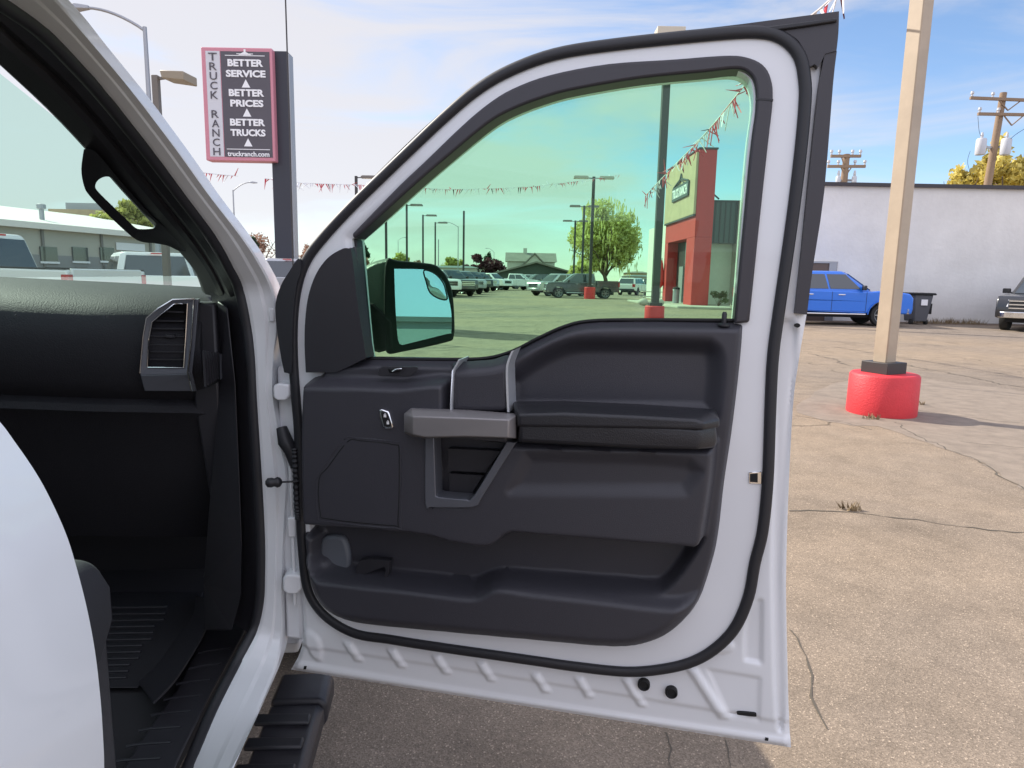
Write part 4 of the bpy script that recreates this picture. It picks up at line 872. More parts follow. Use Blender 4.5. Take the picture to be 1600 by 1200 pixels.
b = MB(); b.box(sp_(.62, .5)+np.array([0, .01, 0]), (SW*.69, .03, SH*.93)); FC = b.build('face_panel', M_sgk, T)
b = MB(); b.box(sp_(.165, .5)+np.array([0, .008, 0]), (SW*.20, .03, SH*.93)); b.build('side_strip', M_sgw, T)
b = MB(); k = .002
for s_, v in (('BETTER', .135), ('SERVICE', .228), ('BETTER', .395), ('PRICES', .487), ('BETTER', .655), ('TRUCKS', .747)):
    place_text(b, s_, .3, sp_(.625, v)-np.array([0, .012, 0]), ux, uz, nrm, fit=SW*(.50 if s_ == 'BETTER' else .56 if s_ == 'SERVICE' else .47 if s_ == 'PRICES' else .50), fith=SH*.062, bold=.012)
for v in (.315, .57, .835):
    c = sp_(.62, v)-np.array([0, .012, 0]); b.add([c+ux*-.13-uz*.11, c+ux*.13-uz*.11, c+uz*.13], [(0,1,2)])
place_text(b, 'truckranch.com', .2, sp_(.62, .937)-np.array([0, .012, 0]), ux, uz, nrm, fit=SW*.60, bold=.004)
for v in (.895,): c = sp_(.62, v)-np.array([0, .012, 0]); b.box(c, (SW*.62, .004, .02))
c = sp_(.62, .065)-np.array([0, .012, 0]); b.box(c-uz*.02, (SW*.56, .004, .02)); b.add([c+ux*-.2, c+ux*.2, c+uz*.10], [(0,1,2)]); b.box(c+uz*.03, (.5, .004, .02)); b.box(c+uz*.1, (.06, .004, .12))
b.build('slogan_lettering', M_let, FC)
b = MB()
for i, ch in enumerate('TRUCK RANCH'):
    if ch != ' ': place_text(b, ch, .3, sp_(.165, .085+i*.0835)-np.array([0, .014, 0]), ux, uz, nrm, fit=SW*.10 if ch != 'T' else SW*.12, fith=SH*.066, bold=0)
b.build('vertical_lettering', M_sgk, T)

# ---------------------------------------------------------------- long white wall building at right
WD = 27.4
M_wallp = mat('white_painted_masonry', (.74, .72, .69), .75, var=.09, vscale=.6, bump=1.0, bscale=7); M_cop = mat('dark_coping', (.04, .035, .04), .5)
p0 = Y(1258, 470, WD); zt = Y(1440, 293, WD)[2]
T = empty('white_building', (18, WD, 0), 'long low building with a blank white painted wall and dark coping, behind the blue pickup', 'building')
b = MB(); b.box((31.9, WD+1.8, zt/2), (40, 3.6, zt)); b.build('wall', M_wallp, T)
b = MB(); b.box((31.9, WD+1.75, zt+.06), (40.2, 3.8, .13)); b.build('coping', M_cop, T)
q = Y(1285, 411, WD-.01); w1 = Y(1308, 411, WD)[0]; zb = Y(1290, 424, WD)[2]
b = MB(); b.box((w1-1.4, WD, (q[2]+zb)/2-1.0), (2.8, .08, 2.0+(q[2]-zb))); DRR = b.build('doorway', mat('doorway_brown', (.13, .09, .07), .6), T)
b = MB(); b.box((w1-.18, WD-.05, q[2]-1.2), (.30, .06, 2.4)); b.box((w1-1.4, WD-.05, q[2]+.03), (2.8, .06, .07)); b.build('door_frame', M_gal, DRR)
# dirt strip
M_dirt = mat('dirt', (.14, .10, .07), .95, var=.3, vscale=6, bump=1, bscale=20)
b = MB(); n = 60; A_ = []; B_ = []
for i in range(n+1): x = 12.4+i*.42; A_.append((x, WD-.02, .02)); B_.append((x, WD-.9-.35*random.random(), .006))
b.strip(A_, B_); tag(b.build('dirt_strip', M_dirt, None), kind='structure')
M_weed = mat('dry_weeds', (.22, .16, .09), .9); M_leafg = mat('weed_green', (.10, .13, .05), .9)
def weeds(x, y, r, h, n, mm_, label, nm='weed_clump'):
    b = MB()
    for _ in range(n):
        a = random.random()*2*PI; rr = r*math.sqrt(random.random()); p = np.array([x+rr*math.cos(a), y+rr*math.sin(a)*.6, .005]); t = np.array([random.gauss(0, .4), random.gauss(0, .4), 1])*h*random.uniform(.3, 1); wv = np.array([math.cos(a+1), math.sin(a+1), 0])*.006*(1+h*4); b.add([p-wv, p+wv, p+t], [(0,1,2)])
    return tag(b.build(nm, mm_, None), label, 'weeds', 'dry weeds in cracks and along walls')
for i, (px, py, lb) in enumerate(((1330,797,'dry weed growing from the asphalt crack right of the open door'), (1432,632,'small dry weeds against the right side of the red pole base'), (1362,655,'tiny weeds at the front left foot of the red pole base'))):
    p = G(px, py); weeds(p[0], p[1], .10 if i else .07, .07, 40, M_weed, lb)
for px, lb in ((1443, 'dark weeds at the white wall beside the bin'), (1480, 'sparse weeds at the middle of the white wall'), (1512, 'weeds at the white wall nearest the black pickup')):
    p = Y(px, 495, WD-.3); weeds(p[0], WD-.4, .7, .28, 160, M_weed, lb)
# bin
dx = Y(1432, 480, 26.3)[0]
T = empty('dumpster', (dx, 26.3, 0), 'grey plastic dumpster with black lid beside the blue pickup\'s nose', 'dumpster')
M_bin = mat('bin_plastic', (.10, .105, .12), .6); zt_ = Y(1425, 457, 26.3)[2]
def sq(w, d, z, cx=dx, cy=26.3): return [(cx-w, cy-d, z), (cx+w, cy-d, z), (cx+w, cy+d, z), (cx-w, cy+d, z)]
b = MB(); b.loft([sq(.24, .35, .12), sq(.34, .45, zt_*.93)]); b.build('bin_body', M_bin, T, bevel=.03)
b = MB(); b.loft([sq(.41, .50, zt_*.93), sq(.43, .52, zt_*.96), sq(.39, .48, zt_)]); b.build('lid', M_under, T, bevel=.02)
b = MB(); b.box((dx+.36, 26.1, zt_*.5), (.16, .14, .40)); b.build('lift_pocket', M_under, T, bevel=.01)
b = MB(); b.box((dx+.02, 26.3-.445, zt_*.70), (.24, .02, .22)); b.build('sticker', M_let, T)
for s in (-1, 1):
    b = MB(); b.lathe([(.10, -.04), (.10, .04)], (dx+s*.28, 26.1, .10), np.array([1., 0, 0]), 14); b.build('caster', M_tyre, T)
# ---------------------------------------------------------------- red portal store
M_redm = mat('red_stucco', (.46, .03, .035), .6, var=.06, vscale=2); M_wood = mat('tan_wood_panel', (.42, .32, .20), .6, var=.12, vscale=1.5); M_awn = mat('dark_metal_cladding', (.05, .065, .07), .5); M_wst = mat('pale_stucco', (.62, .62, .56), .7, var=.05)
T = empty('storefront', (10.6, 42, 0), 'dealership showroom with a tall red portal, tan sign panel and dark metal canopy', 'building')
xa = Y(1079, 478, 39)[0]; xb = Y(1106, 478, 39)[0]; ztop = Y(1100, 233, 39)[2]
# portal: near leg, far leg, header
yN0, yN1, yF = 39.0, 40.8, 46.6
PW = xb-xa
zop = Y(1072, 373, 40.8)[2]
def blk(nm, x0, x1, y0, y1, z0, z1, m_, bev=.02, par=None): b = MB(); b.box(((x0+x1)/2, (y0+y1)/2, (z0+z1)/2), (abs(x1-x0), abs(y1-y0), abs(z1-z0))); return b.build(nm, m_, par or T, bevel=bev)
blk('portal_leg', xa, xb, yN0, yN1, 0, zop, M_redm); blk('portal_leg', xa, xb, yF-.9, yF, 0, zop, M_redm)
blk('portal_header', xa, xb, yN0, yF, zop+.003, ztop, M_redm)
blk('portal_cap', xa-.05, xb+.05, yN0-.05, yF+.05, ztop, ztop+.1, M_cop)
zw0 = Y(1080, 335, 39.4)[2]; zw1 = ztop-.15
blk('sign_panel', xa-.14, xa-.004, yN0+.05, yF-.05, zw0, zw1, M_wood, .01); blk('sign_panel_edge', xa-.13, xa-.02, yN0+.06, yF-.06, zw0-.10, zw0-.003, M_cop, 0)
# board with lettering on the panel
zs = (Y(1076, 283, 40)[2]+Y(1076, 302, 40)[2])/2
SBD = blk('name_board', xa-.24, xa-.145, yN0+1.2, yN0+5.2, zs-.42, zs+.42, M_awn, .01)
b = MB(); uu = np.array([0, -1., 0]); nn = np.array([-1., 0, 0])
place_text(b, 'TRUCK RANCH', .5, (xa-.245, yN0+3.2, zs), uu, uz, nn, fit=3.6, fith=.55, bold=.01); b.build('name_lettering', M_let, SBD)
b = MB(); b.tube([(xa-.2, yN0+5.0, zs+.45), (xa-.2, yN0+4.2, zs+.60), (xa-.2, yN0+3.4, zs+.75), (xa-.2, yN0+3.2, zs+1.05), (xa-.2, yN0+3.0, zs+.75), (xa-.2, yN0+2.2, zs+.60), (xa-.2, yN0+1.4, zs+.45)], .05, 6); b.tube([(xa-.2, yN0+4.0, zs+.45), (xa-.2, yN0+3.2, zs+.72), (xa-.2, yN0+2.4, zs+.45)], .04, 6); b.build('roof_ornament', M_awn, SBD)
# showroom body behind portal (x > xb)
zaw1 = Y(1130, 315, 41)[2]; zaw0 = Y(1130, 380, 41)[2]; zwh = Y(1150, 312, 40.6)[2]
blk('canopy', xb+.003, Y(1151, 380, 41)[0], 41.0, 43, zaw0, zaw1, M_awn, .01); blk('canopy_cap', xb+.003, Y(1152, 380, 41)[0], 40.95, 43.05, zaw1, zaw1+.08, M_cop, 0)
for i in range(5):
    x = Y(1117+8*i, 350, 40.99)[0]; blk('cladding_rib', x-.03, x+.03, 40.96, 40.997, zaw0+.02, zaw1-.02, M_cop, 0)
blk('white_wall', xb+.5, 26, 41.6, 60, 0, zaw1-.3, M_wst, 0)
blk('corner_pier', Y(1151, 400, 40.7)[0], Y(1190, 400, 40.7)[0], 40.7, 44, 0, zwh, M_wst, .01)
blk('shopfront_recess', xb-.3, xb+.45, yN1, yF-.9, 0, 5.0, M_cop, 0)
blk('shop_window', xb-.42, xb-.31, yN1+.9, yN1+2.4, .4, 4.2, M_vglass, 0); blk('shop_door', xb-.42, xb-.31, yN1+2.8, yN1+3.8, .02, 2.4, M_gal, 0)
b = MB(); b.tube([(xb+.1, 41.5, zaw1+.9), (Y(1125, 312, 41.3)[0], 41.5, zaw1+.2)], .05, 6); b.build('stay_rod', M_cop, T)
# side walk in front of the store
M_conc = mat('concrete', (.42, .39, .33), .85, var=.12, vscale=2, bump=.5, bscale=40)
pts = [G(1000, 474.5), G(1030, 474), G(1104, 480), G(1110, 491), G(1180, 498), G(1300, 520)]
b = MB(); x0 = Y(1000, 470, 45)[0]
o_ = [(8.0, 48.), (8.3, 41.5), (9.0, 37.5), (10.5, 36.6), (24, 36.6), (24, 48)]
b.loft([[(x, y, .0) for x, y in o_], [(x, y, .13) for x, y in o_]]); tag(b.build('sidewalk', M_conc, None, bevel=.02), kind='structure')
# bush
def leaf_cloud(mb, c, R, n, size, flat=1., shell=.35, gaps=0.0, seedv=1, aspect=1.7):
    rnd = np.random.RandomState(seedv); c = np.array(c, float); R = np.array(R, float)
    V = []; F = []; nb = max(7, min(60, n//90)); blobs = []
    while len(blobs) < nb:
        p = rnd.uniform(-1, 1, 3)
        if np.linalg.norm(p) < .92: blobs.append((p*.84, rnd.uniform(.13, .30)*(1.5 if nb < 14 else 1)))
    wts = np.array([b_[1]**2 for b_ in blobs]); wts /= wts.sum(); cnt = rnd.multinomial(n, wts)
    for (bc, br_), k_ in zip(blobs, cnt):
        for _ in range(k_):
            d0_ = rnd.normal(0, 1, 3); d0_ /= np.linalg.norm(d0_); p = bc+d0_*br_*rnd.uniform(.35, 1.05)*np.array([1, 1, .8])
            p = c+p*R; d = rnd.normal(0, 1, 3); d /= np.linalg.norm(d); e = np.cross(d, rnd.normal(0, 1, 3)); e /= np.linalg.norm(e)+1e-9; s = size*rnd.uniform(.6, 1.3)
            q = len(V); V += [p-d*s*aspect/2, p+e*s/2, p+d*s*aspect/2, p-e*s/2]; F.append((q, q+1, q+2, q+3))
    mb.add(V, F)
def leafm(name, c, var=.35):
    m, nt, bb = new_mat(name); tcn = nt.nodes.new('ShaderNodeTexCoord'); nn_ = nt.nodes.new('ShaderNodeTexNoise'); nn_.inputs['Scale'].default_value = .9; nt.links.new(tcn.outputs['Object'], nn_.inputs['Vector'])
    cr_ = nt.nodes.new('ShaderNodeValToRGB'); ee = cr_.color_ramp.elements; ee[0].position = .35; ee[1].position = .65; ee[0].color = (*[v*(1-var) for v in c], 1); ee[1].color = (*[min(1, v*(1+var)) for v in c], 1)
    nt.links.new(nn_.outputs['Fac'], cr_.inputs[0]); nt.links.new(cr_.outputs[0], bb.inputs['Base Color']); bb.inputs['Roughness'].default_value = .6
    tr_ = nt.nodes.new('ShaderNodeBsdfTranslucent'); nt.links.new(cr_.outputs[0], tr_.inputs['Color']); mx = nt.nodes.new('ShaderNodeMixShader'); mx.inputs[0].default_value = .4
    nt.links.new(bb.outputs[0], mx.inputs[1]); nt.links.new(tr_.outputs[0], mx.inputs[2]); nt.links.new(mx.outputs[0], nt.nodes['Material Output'].inputs['Surface']); return m
L_wil = leafm('willow_leaves', (.58, .58, .22), .2); L_yel = leafm('spring_leaves', (.42, .42, .12)); L_dk = leafm('conifer_leaves', (.035, .065, .03)); L_pur = leafm('plum_leaves', (.11, .035, .045)); L_bare = leafm('budding_twigs', (.33, .20, .14)); L_gr = leafm('bush_leaves', (.10, .13, .05)); L_org = leafm('orange_spring_leaves', (.62, .52, .14))
M_bark = mat('bark', (.12, .085, .06), .9, bump=.8, bscale=12)
TG = 'trees around the lot'
def tree(px, py_top, D, wpx, label, lm, n=2500, leaf=.3, nm='tree', blobs=None, trunk=True, base=0, gr=TG, limb=7, seedv=1, trh=.35, weep=False, cat='tree'):
    p = Y(px, py_top, D); H = p[2]; x = p[0]; W = wpx*D/FPX/2; rnd = random.Random(seedv)
    T = empty(nm, (x, D, 0), label, cat, gr)
    b = MB(); cz = H*(.5+trh/2)
    b.tube([(x, D, 0), (x+W*.03, D, H*trh*.6), (x-W*.02, D, H*trh), (x, D, H*.75)], [H*.028, H*.022, H*.018, H*.006], 8)
    ends = []
    for k in range(limb):
        a = 2*PI*k/limb+rnd.uniform(-.4, .4); z0 = H*trh*rnd.uniform(.7, 1.3); L_ = W*rnd.uniform(.5, .95); e = np.array([x+math.cos(a)*L_, D+math.sin(a)*L_, min(H*.97, z0+H*rnd.uniform(.18, .55))]); m_ = np.array([x+math.cos(a)*L_*.35, D+math.sin(a)*L_*.35, z0+(e[2]-z0)*.55]); b.tube([(x, D, z0), m_, e], [H*.013, H*.008, H*.003], 6); ends.append(e)
        for q in range(5):
            t = rnd.uniform(.3, 1); s = m_*(1-t)+e*t; e2 = s+np.array([rnd.gauss(0, W*.22), rnd.gauss(0, W*.22), rnd.uniform(0, H*.14)]); b.tube([s, e2], [H*.005, H*.0015], 5)
    b.build('trunk', M_bark, T, smooth=60)
    b = MB(); leaf_cloud(b, (x, D, (H+H*trh*.6)/2), (W*1.05, W*1.05, (H-H*trh*.6)/2), n, leaf, seedv=seedv)
    if weep:
        V = []; F = []
        for _ in range(n//40):
            a = rnd.uniform(0, 2*PI); rr = W*rnd.uniform(.5, 1.0); pz = H*rnd.uniform(.22, .97); rr = rr*math.sqrt(max(.05, 1-((pz/H-.5)/.52)**2)); q = np.array([x+math.cos(a)*rr, D+math.sin(a)*rr, pz]); ln = rnd.uniform(.6, 2.0); s = leaf*.3; k = len(V); V += [q, q+np.array([s, 0, -ln*.3]), q+np.array([rnd.gauss(0, .15), 0, -ln]), q+np.array([-s, 0, -ln*.3])]; F.append((k, k+1, k+2, k+3))
        b.add(V, F)
    b.build('crown', lm, T)
    return T
tree(950, 303, 112, 118, 'large pale green willow behind the double headed lamp poles', L_wil, 17000, .32, 'willow_tree', limb=11, seedv=3, trh=.16, weep=True)
tree(908, 400, 100, 46, 'low pale green bushy tree at the willow\'s left foot', L_wil, 1500, .35, 'bushy_tree', seedv=4, trh=.1)
tree(745, 396, 130, 50, 'dark red leaved plum tree left of the gabled house', L_pur, 1400, .4, 'plum_tree', seedv=5, trh=.1)
tree(770, 399, 132, 44, 'dark red leaved tree right beside the plum, nearer the gabled house', L_pur, 1200, .4, 'plum_tree', seedv=6, trh=.1)
tree(765, 391, 134, 16, 'dark green pointed tree rising behind the red leaved trees', L_dk, 900, .4, 'cedar_tree', seedv=7, trh=.1)
tree(706, 395, 150, 46, 'round yellow green tree left of the dark red trees', L_yel, 1300, .5, 'spring_tree', seedv=8, trh=.15)
tree(624, 389, 130, 40, 'yellow green tree just above the side mirror', L_yel, 1200, .45, 'spring_tree', seedv=9, trh=.15)
tree(648, 402, 150, 34, 'hazy brownish budding tree above the right of the mirror', L_bare, 700, .4, 'budding_tree', seedv=10, trh=.2)
tree(563, 368, 90, 36, 'dark evergreen at the front corner of the door window', L_dk, 1800, .35, 'evergreen_tree', seedv=11, trh=.12)
tree(572, 400, 80, 30, 'low reddish bush at the front corner of the door window', L_bare, 900, .3, 'budding_tree', seedv=12, trh=.1)
tree(386, 347, 55, 44, 'green conifer in the gap between the white pillar and the sign pole', L_dk, 2200, .22, 'conifer_tree', seedv=13, trh=.1)
tree(408, 352, 75, 62, 'bare budding tree behind the sign pole, left of it', L_bare, 1200, .16, 'budding_tree', seedv=14, limb=12, trh=.2)
tree(478, 374, 75, 40, 'bare budding tree right of the sign pole by the door corner', L_bare, 1000, .16, 'budding_tree', seedv=15, limb=10, trh=.2)
tree(190, 306, 60, 105, 'pale green tree behind the warehouse, seen through the grab handle', L_yel, 2600, .35, 'spring_tree', seedv=16, trh=.3)
tree(1590, 200, 42, 150, 'yellow green tree behind the white wall at the right edge, around the transformer pole', L_org, 7600, .26, 'spring_tree', seedv=17, trh=.3)
tree(1505, 243, 44, 110, 'yellowish tree top over the white wall left of the transformer pole', L_org, 3600, .2, 'spring_tree', seedv=18, trh=.35)
# bush by the store
p = G(1123, 487); T = empty('shrub', (p[0], 38.6, 0.13), 'sparse grey green shrub at the foot of the pale store wall', 'shrub')
x = Y(1123, 470, 38.6)[0]; T.location = (x, 38.6, .13)
b = MB(); leaf_cloud(b, (x, 38.6, .62), (.6, .5, .45), 900, .06, seedv=20); b.build('foliage', L_gr, T)
b = MB()
for k in range(14): b.tube([(x, 38.6, .1), (x+random.gauss(0, .3), 38.6+random.gauss(0, .2), .9)], [.012, .004], 5)
b.build('stem', M_bark, T)
# umbrella, bench, bin before the portal
x = Y(1034, 460, 46)[0]; T = empty('patio_umbrella', (x, 46.5, 0), 'closed red patio umbrella standing left of the red portal', 'umbrella')
b = MB(); b.lathe([(.03, 1.0), (.22, 1.25), (.20, 1.8), (.10, 2.6), (.02, 2.9)], (x, 46.5, 0), ZV, 10); b.build('canopy', mat('umbrella_red', (.55, .03, .03), .7), T, smooth=50)
b = MB(); b.tube([(x, 46.5, .0), (x, 46.5, 3.0)], .03, 8); b.build('pole', M_gal, T)
x = Y(1020, 466, 44)[0]; T = empty('picnic_table', (x, 44.5, 0), 'small picnic table beside the tall dark pole, left of the portal', 'table')
b = MB(); b.box((x, 44.5, .76), (1.3, .8, .05)); b.build('table_top', M_conc, T, bevel=.01)
for s in (-1, 1):
    b = MB(); b.bar((x+s*.5, 44.5, 0), (x+s*.5, 44.5, .74), .06); b.build('leg', M_gal, T)
    b = MB(); b.box((x, 44.5+s*.7, .45), (1.3, .28, .04)); b.build('seat', M_conc, T, bevel=.01)
x = Y(1060, 470, 41.5)[0]; T = empty('ash_bin', (x, 42.2, .13), 'small grey bin standing inside the red portal opening', 'bin')
b = MB(); b.lathe([(.2, .13), (.2, .9), (.23, .93), (.2, 1.0)], (x, 42.2, 0), ZV, 16); b.build('bin_body', M_gal, T, smooth=40); b = MB(); b.lathe([(.24, .98), (.2, 1.08), (.05, 1.12)], (x, 42.2, 0), ZV, 16); b.build('lid', M_under, T, smooth=40)
for px_, lb in ((1011, 'round boulder left of the tall dark pole\'s red base'), (1037, 'round boulder right of the tall dark pole\'s red base')):
    x = Y(px_, 476, 37)[0]; bm = bmesh.new(); bmesh.ops.create_icosphere(bm, subdivisions=3, radius=.26)
    V = [(v.co.x*1.1+x, v.co.y+38.2, v.co.z*.8*(1+.1*math.sin(v.co.x*9))+.28) for v in bm.verts]; F = [[v.index for v in f.verts] for f in bm.faces]; bm.free(); tag(link('boulder', V, F, M_conc, None, smooth=60), lb, 'boulder', 'boulders by the store walk')

# ---------------------------------------------------------------- gabled house and low building
M_side = mat('pale_siding', (.50, .47, .42), .8); M_roofg = mat('weathered_roof', (.22, .20, .18), .9, var=.15, vscale=.5); M_dgr = mat('dark_green_roof', (.07, .085, .075), .8)
HD_ = 165
x0 = Y(792, 440, HD_)[0]; x1 = Y(866, 440, HD_)[0]; zr = Y(828, 394, HD_)[2]; ze = Y(828, 408, HD_)[2]
T = empty('gabled_house', ((x0+x1)/2, HD_, 0), 'pale two storey house with a steep gable behind the low dark roofed building', 'house')
b = MB(); b.loft([[(x0, HD_, 0), (x1, HD_, 0), (x1, HD_+9, 0), (x0, HD_+9, 0)], [(x0, HD_, ze), (x1, HD_, ze), (x1, HD_+9, ze), (x0, HD_+9, ze)]]); b.build('wall', M_side, T)
b = MB(); b.loft([[(x, HD_-.5, ze-.1), (x, HD_+9.5, ze-.1), (x, HD_+4.5, zr)] for x in (x0-.5, x1+.5)]); RF = b.build('roof', M_roofg, T)
gx = Y(835, 400, HD_)[0]; b = MB(); b.loft([[(gx-5, y, ze-3.5), (gx+5, y, ze-3.5), (gx, y, zr-.6)] for y in (HD_-2.5, HD_+3)]); b.build('gable_front', M_side, T)
b = MB()
for s in (-1, 1): b.bar((gx, HD_-1, zr-.35), (gx+s*5.5, HD_-1, ze-3.7), .4, 4.0) if False else b.loft([[(gx, y, zr-.5), (gx+s*5.6, y, ze-3.85), (gx+s*5.6, y, ze-3.6), (gx, y, zr-.15)] for y in (HD_-2.9, HD_+3)])
b.build('gable_roof', M_roofg, T)
b = MB(); b.box((gx, HD_-2.55, ze-1.6), (.8, .1, 1.0)); b.build('window', M_vglass, T)
b = MB(); b.box((Y(821, 395, HD_)[0], HD_+4.5, zr+.3), (.9, .9, 1.6)); b.build('chimney', M_side, RF)
LD = 118
x0 = Y(776, 440, LD)[0]; x1 = Y(902, 440, LD)[0]; gx = Y(838, 411, LD)[0]; zr = Y(838, 411, LD)[2]; ze = Y(790, 427, LD)[2]
T = empty('low_building', (gx, LD, 0), 'low wide building with a dark gable roof in front of the pale house', 'building')
b = MB(); b.loft([[(x0, y, 0), (x1, y, 0), (x1, y, ze), (gx, y, zr), (x0, y, ze)] for y in (LD, LD+14)]); b.build('wall', M_dgr, T)
b = MB()
for xe in (x0-.6, x1+.6): b.loft([[(gx, y, zr+.02), (xe, y, ze-.2), (xe, y, ze+.08), (gx, y, zr+.30)] for y in (LD-.7, LD+14.5)])
b.build('roof', M_roofg, T)
# distant low roofs along the horizon
def shed(px0, px1, pyt, D, label, wm, rm, gr='far low buildings on the horizon', dep=10):
    xa_ = Y(px0, 440, D)[0]; xb_ = Y(px1, 440, D)[0]; z = Y((px0+px1)/2, pyt, D)[2]
    T = empty('far_building', ((xa_+xb_)/2, D, 0), label, 'building', gr)
    b = MB(); b.box(((xa_+xb_)/2, D+dep/2, z*.45), (xb_-xa_, dep, z*.9)); b.build('wall', wm, T)
    b = MB(); b.loft([[(xa_-.4, D-.4, z*.9), (xb_+.4, D-.4, z*.9), (xb_+.4, D+dep+.4, z*.9), (xa_-.4, D+dep+.4, z*.9)], [(xa_+1, D+1, z), (xb_-1, D+1, z), (xb_-1, D+dep-1, z), (xa_+1, D+dep-1, z)]]); b.build('roof', rm, T)
M_bluer = mat('blue_grey_roof', (.16, .19, .20), .6)
shed(650, 745, 415, 125, 'low blue grey roofed building right of the mirror behind the far row', M_side, M_bluer)
shed(985, 1012, 424, 150, 'low tan building right of the willow', M_wood, M_roofg)
shed(470, 570, 425, 140, 'low building glimpsed left of the mirror', M_side, M_roofg)
shed(985, 1045, 430, 120, 'low pale building behind the tall dark pole', M_side, M_bluer)
# ---------------------------------------------------------------- warehouse seen through the windshield
M_cor = mat('grey_metal_siding', (.46, .44, .38), .6, var=.05, vscale=.4); M_wrf = mat('pale_metal_roof', (.80, .76, .70), .5); M_stripe = mat('siding_lower_band', (.27, .27, .27), .6); M_trimw = mat('dark_joint', (.2, .19, .18), .6)
WA = 44.
T = empty('warehouse', (-28, WA, 0), 'long grey metal warehouse with a pale shallow roof beyond the windshield', 'warehouse')
# eave line runs from (0,340) to (250,368): wall recedes to the right
pa = G(0, 436); 
A0 = np.array([*Y(-120, 400, 34)[:2], 0]); B0 = np.array([*Y(330, 400, 56)[:2], 0]); dw = (B0-A0)/np.linalg.norm(B0-A0); nw = np.array([dw[1], -dw[0], 0])
def wh(px, py, off=0.): return hit(px, py, A0+nw*off, nw)
he = wh(0, 343)[2]; hr = he+1.9
def wq(s, d, z): return A0+dw*s-nw*d+ZV*z
Lw = np.linalg.norm(B0-A0)
b = MB(); b.loft([[wq(-20, 0, z), wq(Lw, 0, z), wq(Lw, 24, z), wq(-20, 24, z)] for z in (0, he)]); b.build('wall', M_cor, T)
b = MB(); b.loft([[wq(s, -.5, he), wq(s, 12, hr), wq(s, 24.5, he), wq(s, 24.5, he-.25), wq(s, -.5, he-.35)] for s in (-20.5, Lw+.5)]); RFW = b.build('roof', M_wrf, T)
b = MB(); b.loft([[wq(-20, -.04, z), wq(Lw, -.04, z), wq(Lw, -.003, z), wq(-20, -.003, z)] for z in (0, 2.3)]); b.build('lower_band', M_stripe, T)
for k in range(9):
    s = -2+k*4.4
    if s < Lw-.3: b = MB(); b.box(wq(s, -.06, he/2), (.16, .10, he), np.array([dw, nw, ZV])); b.build('wall_post', M_trimw, T)
for px in (75, 124, 166):
    q = wh(px, 399); ss_ = (q-A0) @ dw
    b = MB(); b.box(wq(ss_, -.07, q[2]), (1.15, .08, 1.0), np.array([dw, nw, ZV])); W_ = b.build('window', M_vglass, T); b = MB(); b.box(wq(ss_, -.12, q[2]-.42), (1.3, .06, .12), np.array([dw, nw, ZV])); b.build('sill', M_let, W_)
    b = MB(); b.box(wq(ss_, -.07, q[2]-1.15), (.9, .08, .9), np.array([dw, nw, ZV])); b.build('window', M_trimw, T)
q = wh(66, 345, -2); b = MB(); b.lathe([(.14, -.4), (.14, .7), (.26, .75), (.26, 1.0), (.1, 1.05)], wq((q-A0) @ dw, 2, he+.3), ZV, 12); b.build('vent_stack', M_gal, RFW)
q = wh(203, 386); b = MB(); b.box(wq((q-A0) @ dw, -.07, q[2]), (2.6, .06, .5), np.array([dw, nw, ZV])); b.build('pale_sign_board', M_let, T)
for k in range(11):
    s = 1+k*2.3; c = wq(s, -1.2, .6); b = MB(); leaf_cloud(b, c, (1.1, .7, .62+.2*(k % 3)), 350, .14, seedv=40+k); tag(b.build('shrub', L_gr, None), ('low grey green shrub number %d' % k) if False else 'low grey green shrub in the hedge row along the warehouse wall', 'shrub', 'shrubs along the warehouse wall')
x0 = Y(75, 325, 62)[0]; x1 = Y(180, 325, 62)[0]; z0 = Y(120, 327, 62)[2]
T = empty('tan_building', ((x0+x1)/2, 64, 0), 'tan flat roofed block rising behind the warehouse roof', 'building'); b = MB(); b.box(((x0+x1)/2, 66, z0/2), (x1-x0, 8, z0)); b.build('wall', M_wood, T); b = MB(); q = Y(108, 323, 62); b.box((q[0], 65, z0+.3), (3.2, 2, .9)); b.build('roof_unit', M_gal, T)
x0 = Y(190, 345, 70)[0]; x1 = Y(300, 345, 70)[0]; z0 = Y(240, 338, 70)[2]
T = empty('tan_building', ((x0+x1)/2, 74, 0), 'pale tan block behind the warehouse under the green tree', 'building'); b = MB(); b.box(((x0+x1)/2, 74, z0/2), (x1-x0, 8, z0)); b.build('wall', M_wood, T); b = MB(); b.box(((x0+x1)/2, 74, z0+.1), (x1-x0+.4, 8.4, .25)); b.build('coping', M_side, T)
